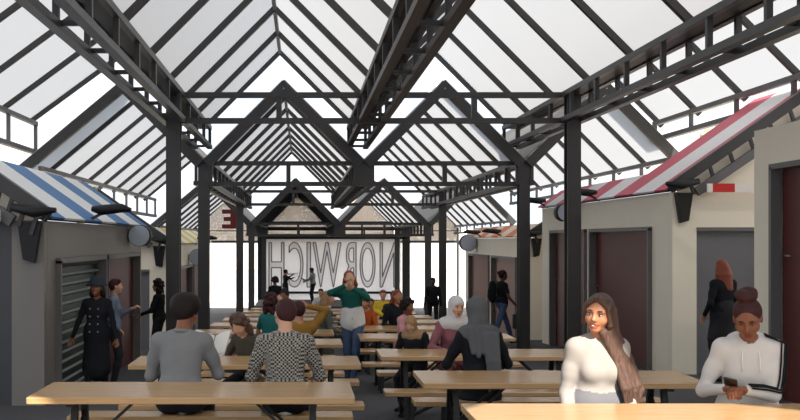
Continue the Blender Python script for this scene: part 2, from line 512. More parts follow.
# pale city buildings behind the glass
BLD = mat('pale_stone_building', rgb(232, 226, 218), 0.8, 0, 0.03, 0.3)
BLD2 = mat('buff_brick_building', rgb(196, 176, 158), 0.8, 0, 0.05, 0.5)
WIN = mat('far_window_glass', rgb(150, 158, 170), 0.3)
def tower(name, label, px0, px1, pyt, y, m_, rows, cols):
    a = (px0 - 302) / 1000 * y; b = (px1 - 302) / 1000 * y; zt = CAM_Z - (pyt - 240) / 1000 * y; z0 = ground(y) - 1
    r = empty(name, ((a + b) / 2, y, z0)); tag(r, label, 'building')
    w = b - a; h = zt - z0
    MB().box((0, w / 2, h / 2), (w, w, h)).build('wall', m_, r)
    MB().box((0, w / 2, h + 0.25), (w * 1.06, w * 1.06, 0.5)).build('parapet', m_, r)
    for i in range(cols):
        for j in range(rows):
            MB().box((-w / 2 + w * (i + 0.5) / cols, -0.03, h - h * 0.55 * (j + 0.6) / rows), (w / cols * 0.4, 0.12, h * 0.55 / rows * 0.5)).build('window', WIN, r)
tower('clock_tower', 'faint pale square tower high behind the glass between the gables', 427, 439, 74, 150, BLD, 5, 1)
tower('brick_building', 'buff building with a narrow block behind the central left gable', 286, 301, 190, 90, BLD2, 4, 1)
tower('office_building', 'wide pale building behind the right part of the lettered screen', 350, 372, 205, 92, BLD2, 4, 3)

# ---------------------------------------------------------------- market stalls
ROOF_BLUE = stripes('blue_white_roof_stripes', rgb(66, 120, 176), rgb(236, 238, 240), 1.2)
ROOF_RED = stripes('pink_red_white_roof_stripes', rgb(206, 84, 104), rgb(238, 234, 234), 1.1)
ROOF_YEL = stripes('yellow_white_roof_stripes', rgb(222, 204, 96), rgb(240, 236, 226), 1.1)
ROOF_PEACH = stripes('orange_white_roof_stripes', rgb(214, 120, 70), rgb(236, 214, 190), 1.1)

def valance_mat(name, c1, c2):
    m = stripes(name, c1, c2, 0.36)
    for nd in m.node_tree.nodes:
        if nd.type == 'SEPXYZ':
            for l in list(m.node_tree.links):
                if l.from_node == nd: 
                    t = l.to_socket; m.node_tree.links.remove(l); m.node_tree.links.new(nd.outputs['X'], t)
    return m
VAL_RED = valance_mat('red_white_valance', rgb(204, 36, 30), rgb(236, 228, 220))
VAL_BLUE = valance_mat('blue_white_valance', rgb(36, 76, 120), rgb(226, 230, 234))
VAL_OR = valance_mat('red_yellow_valance', rgb(206, 60, 36), rgb(232, 186, 50))

def stall(label, side, X, y0, y1, ztop, doors, roofm, valm, wallm, frontm, roof=True, front_door=None, wid=5.5, col2=None, W=2.0, W2=None, WR=None):
    """side=-1 left, +1 right; X distance of the aisle wall; ztop wall top relative to the eye"""
    zf = ground(y0) - 0.0
    root = empty('market_stall', (side * X, y0, zf))
    tag(root, label, 'market stall', 'market stalls lining the lane')
    zt = CAM_Z + ztop - zf; zbot = ground(y1) - zf - 0.05
    s = side; L = y1 - y0
    # aisle wall with openings, built as piers, lintel and sill
    ops = sorted(doors, key=lambda d: d['y0'])
    T = 0.16
    m = MB()
    def wbox(ya, yb, za, zb, out=0.0):
        m.box((s * (T / 2 - out / 2), (ya + yb) / 2, (za + zb) / 2), (T + out, yb - ya, zb - za))
    cur = T + 0.01
    for d in ops:
        a = d['y0'] - y0; b = d['y1'] - y0; t = CAM_Z + d['top'] - zf
        if a > cur: wbox(cur, a, zbot, zt)
        wbox(a, b, t, zt)
        cur = b
    if cur < L: wbox(cur, L, zbot, zt)
    m.box((s * (wid / 2 + T / 2), L - T / 2, (zt + zbot) / 2 - 0.01), (wid - T - 0.01, T, zt - zbot))       # rear wall
    m.box((s * (wid + T / 2 + 0.01), L / 2, (zt + zbot) / 2), (T, L, zt - zbot))        # outer wall
    m.box((s * (wid / 2 + T / 2), L / 2 + T / 2, zt - 0.09), (wid - T - 0.03, L - 2 * T - 0.03, 0.1))                        # ceiling slab
    m.build('wall', wallm, root)
    # end wall facing the camera
    f = MB()
    f.box((s * (0.2), T / 2, (zt + zbot) / 2), (0.4, T, zt - zbot))
    f.build('corner_pillar', col2 or wallm, root)
    if front_door:
        t = CAM_Z + front_door - zf
        MB().box((s * (0.4 + (wid - 0.4) / 2), T / 2, (zt + t) / 2), (wid - 0.4, T, zt - t)).build('lintel', wallm, root)
        fp = MB().box((s * (0.4 + (wid - 0.4) / 2), T / 2 + 0.05, (t + zbot) / 2), (wid - 0.4, T * 0.5, t - zbot)).build('end_panel', frontm, root)
        for k in range(1, 5):
            MB().box((s * (0.4 + k * 1.15), T / 2, (t + zbot) / 2), (0.02, T * 0.62, t - zbot)).build('panel_joint', FRAME, fp)
        MB().box((s * (0.4 + (wid - 0.4) / 2), 0.0, t - 0.02), (wid - 0.4, 0.06, 0.06)).build('drip_rail', FRAME, root)
    else:
        MB().box((s * (0.4 + (wid - 0.4) / 2), T / 2, (zt + zbot) / 2), (wid - 0.4, T, zt - zbot)).build('end_panel', frontm, root)
    for d in ops:
        a = d['y0'] - y0; b = d['y1'] - y0; t = CAM_Z + d['top'] - zf
        if d['kind'] == 'shutter':
            sh = MB().box((s * 0.11, (a + b) / 2, (t + zbot) / 2), (0.03, b - a - 0.08, t - zbot)).build('shutter', DGREEN, root)
            k = 0; z = t - 0.08
            sl = MB()
            while z > zf - zf + zbot + 0.1:
                sl.box((s * 0.075, (a + b) / 2, z), (0.05, b - a - 0.1, 0.035), M=Matrix.Rotation(s * 0.5, 3, 'Y')); z -= 0.13
            sl.build('shutter_slats', SLATG, sh)
        else:
            dr = MB().box((s * 0.10, (a + b) / 2, (t + zbot) / 2), (0.05, b - a - 0.1, t - zbot)).build('door', d.get('mat', MAROON), root)
            hy = b - 0.25
            MB().tube([(s * 0.06, hy, -1.15 + t), (s * 0.01, hy, -1.15 + t), (s * 0.01, hy - 0.12, -1.15 + t)], 0.012, 6).build('door_handle', RIDGE, dr)
        fr = MB()
        fr.box((s * 0.0, a, (t + zbot) / 2), (0.14, 0.07, t - zbot)).box((s * 0.0, b, (t + zbot) / 2), (0.14, 0.07, t - zbot)).box((s * 0.0, (a + b) / 2, t), (0.14, b - a + 0.07, 0.07))
        fr.build('door_frame', FRAME, root)
    if roof:
        rise = 0.70; ov = -0.10
        pa = Vector((s * ov, 0, zt + 0.02)); pb = Vector((s * (ov + W), 0, zt + 0.02 + W * rise))
        nrm = Vector((-s * rise, 0, 1)).normalized()
        rf = MB().prism([pa, pb, pb + nrm * 0.03, pa + nrm * 0.03], (0, L if not W2 else L * 0.29, 0)).build('striped_roof', roofm, root)
        if W2:
            pc = Vector((s * (ov + W2), 0, zt + 0.02 + W2 * rise)); yo = Vector((0, L * 0.29, 0))
            MB().prism([pa + yo, pc + yo, pc + nrm * 0.03 + yo, pa + nrm * 0.03 + yo], (0, L * 0.71, 0)).build('striped_roof', roofm, root)
        if valm:
            MB().box((s * 2.1, -0.3, zt + 0.05), (3.3, 0.03, 0.14)).build('valance', valm, root)
        # raking beams at the camera end
        WR = WR or W; pb = Vector((s * (ov + WR), 0, zt + 0.02 + WR * rise)); W = WR
        rk = MB()
        rk.bar(pa + Vector((-s * 0.0, -0.16, 0.03)), pb + Vector((0, -0.16, 0.03)), 0.12, 0.17)
        ro = rk.build('rake_beam', STEEL, root)
        MB().bar(pa + Vector((s * 0.45, -0.12, -0.03)), pb + Vector((s * 0.1, -0.12, -0.32)), 0.1, 0.14).build('rake_beam', STEEL_LIGHT, root)
        for q in range(1, 8):
            c = pa.lerp(pb, q / 8)
            MB().bar(c + Vector((0, -0.12, -0.05)), c + Vector((s * 0.08, -0.12, -0.3)), 0.05, 0.05, up=(0, 1, 0)).build('rake_strut', STEEL, ro)
        # gable infill under the rake
        gi = MB().prism([(s * 0.1, 0.02, zt), (s * (W - 0.1), 0.02, zt), (s * (W - 0.1), 0.02, zt + W * rise - 0.08), (s * 0.1, 0.02, zt + 0.12)], (0, 0.05, 0))
        gi.build('gable_infill', CREAM, root)
        # gutter along the eave with a rounded hopper end and a tapered downspout box
        gu = MB().tube([(-s * 0.0, -0.3, zt + 0.06), (-s * 0.0, L, zt + 0.06)], 0.055, 8)
        gu.build('gutter', STEEL, root)
        MB().tube([(-s * 0.22, -0.3, zt + 0.12), (s * 0.05, -0.3, zt + 0.1), (s * 0.32, -0.3, zt + 0.16)], [0.03, 0.075, 0.05], 10).build('gutter_end', BLACK, root)
        dp = MB(); zz = zt - 0.02
        dp.add([(s * 0.02, -0.12, zz), (s * 0.30, -0.12, zz), (s * 0.30, 0.0, zz), (s * 0.02, 0.0, zz),
                (s * 0.10, -0.09, zz - 0.5), (s * 0.24, -0.09, zz - 0.46), (s * 0.24, 0.0, zz - 0.46), (s * 0.10, 0.0, zz - 0.5)],
               [(0, 1, 2, 3), (4, 7, 6, 5), (0, 4, 5, 1), (1, 5, 6, 2), (2, 6, 7, 3), (3, 7, 4, 0)])
        dp.build('downspout', BLACK, root)
    return root

XL = 3.17; XR = 6.15
stall('shaded cream stall at left with green slatted shutter and blue striped roof', -1, XL, 12.3, 19.7, 0.24,
      [dict(kind='shutter', y0=12.9, y1=15.9, top=-0.27), dict(kind='door', y0=16.1, y1=19.2, top=-0.27)], ROOF_BLUE, VAL_BLUE, CREAM_SHADED, mat('shaded_grey_panel', rgb(66, 66, 70), 0.45, 0, 0.04, 2), front_door=-0.0, col2=CREAM_SHADED, W=1.2)  # end panel grey darkened to hold the shade on this stall
stall('second left stall behind the front post with a yellow striped roof', -1, XL, 23.4, 34.0, -0.12,
      [dict(kind='door', y0=24.4, y1=28.4, top=-0.72), dict(kind='door', y0=28.9, y1=32.6, top=-0.72)], ROOF_YEL, VAL_OR, CREAM, GREYPANEL, front_door=-0.7, col2=CREAM, W=0.55, WR=1.7)
stall('tall cream stall at the right edge with a maroon door behind the hooded woman', 1, XR, 5.0, 13.6, 1.48,
      [dict(kind='door', y0=8.0, y1=13.0, top=0.95)], ROOF_RED, None, CREAM, GREYPANEL, roof=False, front_door=None)
stall('cream stall at right with two maroon doors and pink striped roof', 1, XR, 16.6, 25.6, 0.80,
      [dict(kind='door', y0=17.6, y1=21.2, top=0.20), dict(kind='door', y0=21.6, y1=24.6, top=0.20)], ROOF_RED, VAL_RED, CREAM, GREYPANEL, front_door=0.20, col2=CREAM, W=2.65, W2=0.6)
stall('far right cream stall beside the walking man with brown doors and orange roof', 1, XR, 27.0, 37.6, 0.06,
      [dict(kind='door', y0=28.6, y1=32.2, top=-0.53, mat=mat('brown_door_paint', rgb(140, 96, 84), 0.5)), dict(kind='door', y0=32.8, y1=36.6, top=-0.53, mat=mat('brown_door_paint', rgb(140, 96, 84), 0.5))], ROOF_PEACH, VAL_OR, CREAM, GREYPANEL, front_door=-0.55, col2=CREAM, W=0.5, WR=1.6)

def wall_lamp(label, s, X, y, z, r):
    root = empty('wall_lamp', (s * X, y, CAM_Z + z)); tag(root, label, 'wall lamp', 'round drum lamps on the stalls')
    MB().tube([(-s * (r + 0.02), -0.16, 0), (-s * (r + 0.02), 0.18, 0)], r, 28).build('drum', BLACK, root)
    MB().tube([(-s * (r + 0.02), -0.185, 0), (-s * (r + 0.02), -0.16, 0)], r * 0.96, 28).build('diffuser', DRUM, root)
    MB().box((-s * 0.05, 0.0, 0), (0.1, 0.12, 0.12)).build('bracket', BLACK, root)
wall_lamp('round grey faced drum lamp on the nearest left stall beside its maroon door', -1, XL, 18.3, 0.08, 0.195)
wall_lamp('round drum lamp seen between the two front left posts', -1, XL, 28.0, -0.48, 0.23)
wall_lamp('round drum lamp half hidden behind the front right post', 1, XR, 22.6, 0.62, 0.2)
wall_lamp('round drum lamp on the far right stall near the walking man', 1, XR, 35.2, -0.10, 0.29)

def floodlight(label, s, X, y, z):
    root = empty('floodlight', (s * (X - 0.42), y, CAM_Z + z + 0.02)); root.location.z += 0.0; tag(root, label, 'floodlight', 'dark floodlights along the stall eaves')
    MB().tube([(-s * 0.34, 0, 0.0), (-s * 0.2, 0, 0.03), (s * 0.1, 0, 0.0), (s * 0.24, 0, 0.02)], [0.03, 0.07, 0.08, 0.04], 10).build('lamp_head', BLACK, root)
    MB().bar((0, 0, 0.0), (s * 0.3, 0, -0.16), 0.04, 0.04, up=(0, 1, 0)).build('bracket', STEEL, root)
floodlight('dark oval floodlight on the blue striped roof edge', -1, XL + 0.1, 14.7, 0.42)
floodlight('dark floodlight beyond the drum lamp at the left stalls', -1, XL + 0.1, 29.5, 0.02)
floodlight('dark floodlight on the pink striped roof edge right of the front post', 1, XR + 0.1, 20.6, 0.95)
floodlight('dark floodlight on the pink striped roof edge left of the front post', 1, XR + 0.1, 24.9, 0.95)
floodlight('nearer dark floodlight over the far right stall', 1, XR + 0.1, 30.5, 0.24)
floodlight('farther dark floodlight over the far right stall', 1, XR + 0.1, 34.0, 0.24)

# trees behind the stalls
LEAF = mat('yellow_green_leaves', rgb(150, 160, 104), 0.7, 0, 0, 6, color2=rgb(190, 194, 146))
BARK = mat('grey_brown_bark', rgb(110, 100, 88), 0.9, 0, 0.2, 20)
def tree(label, x, y, ztop, w, seed):
    r = random.Random(seed); z0 = ground(y)
    root = empty('tree', (x, y, z0)); tag(root, label, 'tree', 'trees behind the stalls')
    H = ztop - z0
    t = MB(); t.tube([(0, 0, 0), (0.1, 0, H * 0.4), (0, 0.1, H * 0.7)], [0.22, 0.16, 0.08], 8)
    for k in range(6):
        a = k * 1.05; t.tube([(0.05, 0, H * 0.45), (math.cos(a) * w * 0.4, math.sin(a) * w * 0.4, H * (0.7 + 0.03 * k))], [0.08, 0.03], 6)
    t.build('trunk', BARK, root)
    f = MB()
    for i in range(3200):
        while True:
            p = Vector((r.uniform(-1, 1), r.uniform(-1, 1), r.uniform(-1, 1)))
            if p.length < 1: break
        p *= 0.6 + 0.4 * math.sin(7 * p.x + 3 * p.y) ** 2
        c = Vector((p.x * w, p.y * w, H * 0.76 + p.z * H * 0.24))
        a = Vector((r.uniform(-1, 1), r.uniform(-1, 1), r.uniform(-1, 1))).normalized() * 0.11
        b = a.cross(Vector((r.uniform(-1, 1), r.uniform(-1, 1), r.uniform(-1, 1)))).normalized() * 0.06
        f.add([c - a, c + b, c + a, c - b], [(0, 1, 2, 3)])
    f.build('foliage', LEAF, root, fixn=False)
tree('leafy yellow green tree above the left stall roof', -8.6, 38.5, CAM_Z + 4.7, 1.1, 3)
tree('leafy yellow green tree showing behind the right eave truss', 13.6, 28.0, CAM_Z + 4.2, 2.4, 5)

# ---------------------------------------------------------------- tables and benches
def make_table(name='beer_table', width=0.75, height=0.75, length=2.2, thick=0.045):
    root = empty(name)
    k = 0.012
    a, b = length / 2, width / 2
    outline = [(-a, -b + k, 0), (-a + k, -b, 0), (a - k, -b, 0), (a, -b + k, 0), (a, b - k, 0), (a - k, b, 0), (-a + k, b, 0), (-a, b - k, 0)]
    top = MB().prism([(x, y, height - thick) for x, y, _ in outline], (0, 0, thick)).build('table_top' if height > 0.6 else 'seat', WOOD, root)
    m = top.modifiers.new('bevel', 'BEVEL'); m.width = 0.006; m.segments = 2; m.limit_method = 'ANGLE'
    zt = height - thick
    for s in (-1, 1):
        x = s * (a - 0.28); yy = b - 0.07
        f = MB()
        f.bar((x, -yy, zt - 0.015), (x, yy, zt - 0.015), 0.05, 0.03)
        for q in (-1, 1):
            f.bar((x, q * yy * 0.45, zt - 0.02), (x, q * yy, 0.0), 0.045, 0.045, up=(1, 0, 0))
            f.box((x, q * yy, 0.015), (0.07, 0.08, 0.03))
        f.bar((x, -yy * 0.86, 0.18), (x, yy * 0.86, 0.18), 0.025, 0.025)
        f.bar((x, -yy * 0.72, 0.3 * height + 0.04), (x, yy * 0.55, zt - 0.1), 0.018, 0.018)
        f.bar((x, yy * 0.72, 0.3 * height + 0.04), (x, -yy * 0.55, zt - 0.1), 0.018, 0.018)
        f.build('leg_frame', BLACK, root)
        d = MB()
        for q in (-1, 1):
            d.bar((x, q * yy * 0.5, height * 0.42), (x - s * 0.42, q * yy * 0.3, zt - 0.01), 0.02, 0.02, up=(0, 1, 0))
        d.build('folding_brace', BLACK, root)
    return root

T0 = make_table(); B0 = make_table('bench', 0.27, 0.45)
used = {'t': False, 'b': False}
def put(src, key, x, yc, z, label, cat, group, rz=0.0):
    if used[key]: o = copy_tree(src)
    else: o = src; used[key] = True
    o.location = (x, yc, z); o.rotation_euler = (0, 0, rz)
    tag(o, label, cat, group)
    return o

ORD = ['nearest', 'second', 'third', 'fourth', 'fifth', 'sixth', 'seventh', 'eighth', 'ninth', 'tenth']
def zt(f): return ground(f + 0.4)
LEFTROW = [(6.67, -0.745), (9.40, -0.54), (12.65, -0.58), (15.5, -0.6), (18.4, -0.6), (21.3, -0.6), (24.4, -0.55), (27.6, -0.55), (31.0, -0.5)]
RIGHTROW = [(5.32, 2.06), (7.65, 2.03), (10.5, 1.93), (14.1, 1.92), (17.0, 1.92), (20.0, 1.92), (23.1, 1.92), (26.3, 1.92), (29.6, 1.92)]
for side, row in (('left', LEFTROW), ('right', RIGHTROW)):
    for i, (f, x) in enumerate(row):
        z = zt(f)
        ex = {('left', 0): 'long oak table across the bottom left corner in front of the two backs',
              ('right', 0): 'sunlit oak table filling the bottom right corner',
              ('right', 1): 'oak table between the two foreground women and the grey headscarf',
              ('right', 2): 'oak table in front of the pink hooded and grey headscarf women',
              ('left', 1): 'oak table the reading man and checked shirt person face'}.get((side, i),
              '%s oak table from the front in the %s row' % (ORD[i], side))
        put(T0, 't', x, f + 0.375, z, ex, 'table', 'folding tables down the lane')
        put(B0, 'b', x + 0.0, f - 0.36, z, 'oak bench on the near side of the %s table in the %s row' % (ORD[i], side), 'bench', 'folding benches beside the tables')
        put(B0, 'b', x + 0.04, f + 1.12, z, 'oak bench on the far side of the %s table in the %s row' % (ORD[i], side), 'bench', 'folding benches beside the tables')

# ================================================================ people
SK_LIGHT = mat('light_skin', rgb(204, 156, 128), 0.5, 0, 0.04, 20)
SK_TAN = mat('tan_skin', rgb(176, 122, 92), 0.45, 0, 0.04, 20)
SK_BROWN = mat('brown_skin', rgb(130, 82, 58), 0.45, 0, 0.04, 20)
SK_DARK = mat('dark_brown_skin', rgb(88, 56, 42), 0.45, 0, 0.04, 20)
HAIR_BLACK = mat('black_brown_hair', rgb(26, 20, 19), 0.6, 0, 0, 30, (3, 3, 0.25), 0.5, color2=rgb(42, 31, 29), spec=0.2)
HAIR_DARK = mat('dark_brown_hair', rgb(34, 24, 21), 0.5, 0, 0, 40, (3, 3, 0.18), 0.8, color2=rgb(118, 90, 78), spec=0.3)
HAIR_AUBURN = mat('auburn_hair', rgb(110, 46, 30), 0.5, 0, 0, 30, (3, 3, 0.25), 0.5, color2=rgb(150, 74, 50))
HAIR_MAROON = mat('maroon_brown_hair', rgb(46, 26, 27), 0.6, 0, 0, 30, (3, 3, 0.3), 0.4, color2=rgb(74, 42, 40), spec=0.2)
HAIR_BLOND = mat('sandy_blond_hair', rgb(130, 98, 66), 0.55, 0, 0, 30, (3, 3, 0.3), 0.4, color2=rgb(170, 136, 96))
EYE = mat('eye_white', rgb(232, 228, 222), 0.25)
IRIS = mat('dark_iris', rgb(36, 22, 16), 0.2)
LIPS = mat('rose_lips', rgb(146, 80, 70), 0.4)
LIPS2 = mat('dark_rose_lips', rgb(120, 58, 50), 0.4)
TEETH = mat('teeth', rgb(238, 234, 226), 0.3)
SHOE = mat('black_shoe', rgb(24, 23, 24), 0.5)
def cloth(name, r, g, b, noise=0.12, bump=0.25):
    return mat(name, rgb(r, g, b), 0.85, 0, noise, 9, (1, 1, 1), bump, spec=0.15)

class SDF:
    """prims: (tag, kind, params, k). Smoothly merged solid turned into one continuous mesh."""
    def __init__(self): self.p = []; self.cut = []
    def cap(self, tg, a, b, ra, rb=None, k=0.03, sq=None, sf=1.0):
        self.p.append((tg, 'c', (np.array(a, float), np.array(b, float), ra, ra if rb is None else rb,
                                 None if sq is None else np.array(Vector(sq).normalized()[:]), sf), k)); return self
    def ell(self, tg, c, r, k=0.03, R=None):
        self.p.append((tg, 'e', (np.array(c, float), np.array(r, float), None if R is None else np.array(R)), k)); return self
    def carve(self, c, r, k=0.01, R=None):
        self.cut.append(('e', (np.array(c, float), np.array(r, float), None if R is None else np.array(R)), k)); return self
    @staticmethod
    def dist(kind, q, P):
        if kind == 'c':
            a, b, ra, rb, n, sf = q
            pa = P - a; ba = b - a
            if n is not None:
                pn = pa @ n; pa = pa + np.outer(pn * (sf - 1), n)
                ba = ba + (ba @ n) * (sf - 1) * n
            h = np.clip((pa @ ba) / max(ba @ ba, 1e-9), 0, 1)
            d = np.sqrt(((pa - h[:, None] * ba) ** 2).sum(1)) - (ra + (rb - ra) * h)
            return d / max(1.0, sf * 0.75) if n is not None else d
        c, r, R = q
        p = P - c
        if R is not None: p = p @ R
        k0 = np.sqrt(((p / r) ** 2).sum(1)); k1 = np.sqrt(((p / (r * r)) ** 2).sum(1)) + 1e-9
        return np.where(k0 > 1e-6, k0 * (k0 - 1) / k1, -r.min())
    def eval(self, P):
        D = None
        for tg, kind, q, k in self.p:
            d = self.dist(kind, q, P)
            if D is None: D = d; continue
            h = np.maximum(k - np.abs(D - d), 0) / k
            D = np.minimum(D, d) - h * h * k * 0.25
        for kind, q, k in self.cut:
            d = -self.dist(kind, q, P)
            h = np.maximum(k - np.abs(D - d), 0) / k
            D = np.maximum(D, d) + h * h * k * 0.25
        return D
    def tags(self, P):
        best = np.full(len(P), 1e9); idx = np.zeros(len(P), int); names = []
        for tg, kind, q, k in self.p:
            if tg not in names: names.append(tg)
            d = self.dist(kind, q, P); m = d < best
            best[m] = d[m]; idx[m] = names.index(tg)
        return idx, names
    def mesh(self, h, name, mats, parent=None, zmin=None):
        lo = np.full(3, 1e9); hi = -lo
        for tg, kind, q, k in self.p:
            if kind == 'c':
                r = max(q[2], q[3]); 
                for e in (q[0], q[1]): lo = np.minimum(lo, e - r); hi = np.maximum(hi, e + r)
            else:
                r = q[1].max(); lo = np.minimum(lo, q[0] - r); hi = np.maximum(hi, q[0] + r)
        lo -= 4 * h; hi += 4 * h
        C = 4
        nc = np.ceil((hi - lo) / (C * h)).astype(int) + 1
        gx = [lo[i] + (np.arange(nc[i]) + 0.5 - 0.5 / C) * C * h for i in range(3)]
        G = np.stack(np.meshgrid(*gx, indexing='ij'), -1).reshape(-1, 3)
        Dc = self.eval(G).reshape(nc)
        act = np.argwhere(np.abs(Dc) < C * h * 1.5)
        V = np.repeat(np.repeat(np.repeat(Dc, C, 0), C, 1), C, 2)
        off = np.stack(np.meshgrid(*[np.arange(C)] * 3, indexing='ij'), -1).reshape(-1, 3)
        idx = (act[:, None, :] * C + off[None]).reshape(-1, 3)
        V[idx[:, 0], idx[:, 1], idx[:, 2]] = self.eval(lo + idx * h)
        # surface nets
        S = V < 0
        sh = np.array(V.shape) - 1
        c = np.zeros(sh, np.int8)
        for o in off[(off < 2).all(1)]:
            c += S[o[0]:o[0] + sh[0], o[1]:o[1] + sh[1], o[2]:o[2] + sh[2]]
        cells = np.argwhere((c > 0) & (c < 8))
        vid = -np.ones(sh, int); vid[cells[:, 0], cells[:, 1], cells[:, 2]] = np.arange(len(cells))
        acc = np.zeros((len(cells), 3)); cnt = np.zeros(len(cells))
        corners = [(0,0,0),(1,0,0),(0,1,0),(1,1,0),(0,0,1),(1,0,1),(0,1,1),(1,1,1)]
        vals = [V[cells[:, 0] + a, cells[:, 1] + b, cells[:, 2] + d] for a, b, d in corners]
        for i in range(8):
            for j in range(i + 1, 8):
                ci, cj = np.array(corners[i]), np.array(corners[j])
                if np.abs(ci - cj).sum() != 1: continue
                m = (vals[i] < 0) != (vals[j] < 0)
                t = vals[i][m] / (vals[i][m] - vals[j][m])
                acc[m] += ci + (cj - ci) * t[:, None]; cnt[m] += 1
        verts = lo + (cells + acc / cnt[:, None]) * h
        faces = []
        for ax in range(3):
            o = [0, 0, 0]; o[ax] = 1
            A = S[:V.shape[0] - o[0], :V.shape[1] - o[1], :V.shape[2] - o[2]]
            B = S[o[0]:, o[1]:, o[2]:]
            e = np.argwhere(A != B)
            u, w = [(1, 2), (2, 0), (0, 1)][ax]
            e = e[(e[:, u] > 0) & (e[:, w] > 0)]
            e = e[(e < sh).all(1)]
            du = np.zeros(3, int); du[u] = 1; dw = np.zeros(3, int); dw[w] = 1
            q = [e, e - du, e - du - dw, e - dw]
            ids = np.stack([vid[p[:, 0], p[:, 1], p[:, 2]] for p in q], 1)
            inside = A[e[:, 0], e[:, 1], e[:, 2]]
            ids[~inside] = ids[~inside][:, ::-1]
            faces.append(ids)
        F = np.concatenate(faces); F = F[(F >= 0).all(1)]
        tg, names = self.tags(verts)
        ft = tg[F[:, 0]]
        me = bpy.data.meshes.new(name)
        me.vertices.add(len(verts)); me.vertices.foreach_set('co', verts.astype(np.float32).ravel())
        me.loops.add(len(F) * 4); me.loops.foreach_set('vertex_index', F.astype(np.int32).ravel())
        me.polygons.add(len(F)); me.polygons.foreach_set('loop_start', np.arange(0, len(F) * 4, 4, dtype=np.int32))
        me.polygons.foreach_set('loop_total', np.full(len(F), 4, np.int32))
        for n_ in names: me.materials.append(mats[n_])
        me.polygons.foreach_set('material_index', ft.astype(np.int32))
        me.polygons.foreach_set('use_smooth', np.ones(len(F), bool))
        me.update(calc_edges=True); me.validate()
        ob = bpy.data.objects.new(name, me); COL.objects.link(ob)
        if parent is not None: ob.parent = parent
        return ob

def ik(a, b, l1, l2, pole):
    a, b, pole = Vector(a), Vector(b), Vector(pole)
    d = b - a; L = min(d.length, (l1 + l2) * 0.999); L = max(L, abs(l1 - l2) * 1.05)
    dn = d.normalized(); x = (l1 * l1 - l2 * l2 + L * L) / (2 * L); hgt = math.sqrt(max(l1 * l1 - x * x, 0))
    p = pole - dn * pole.dot(dn); p = p.normalized() if p.length > 1e-5 else Vector((0, 0, 1))
    return a + dn * x + p * hgt, a + dn * L

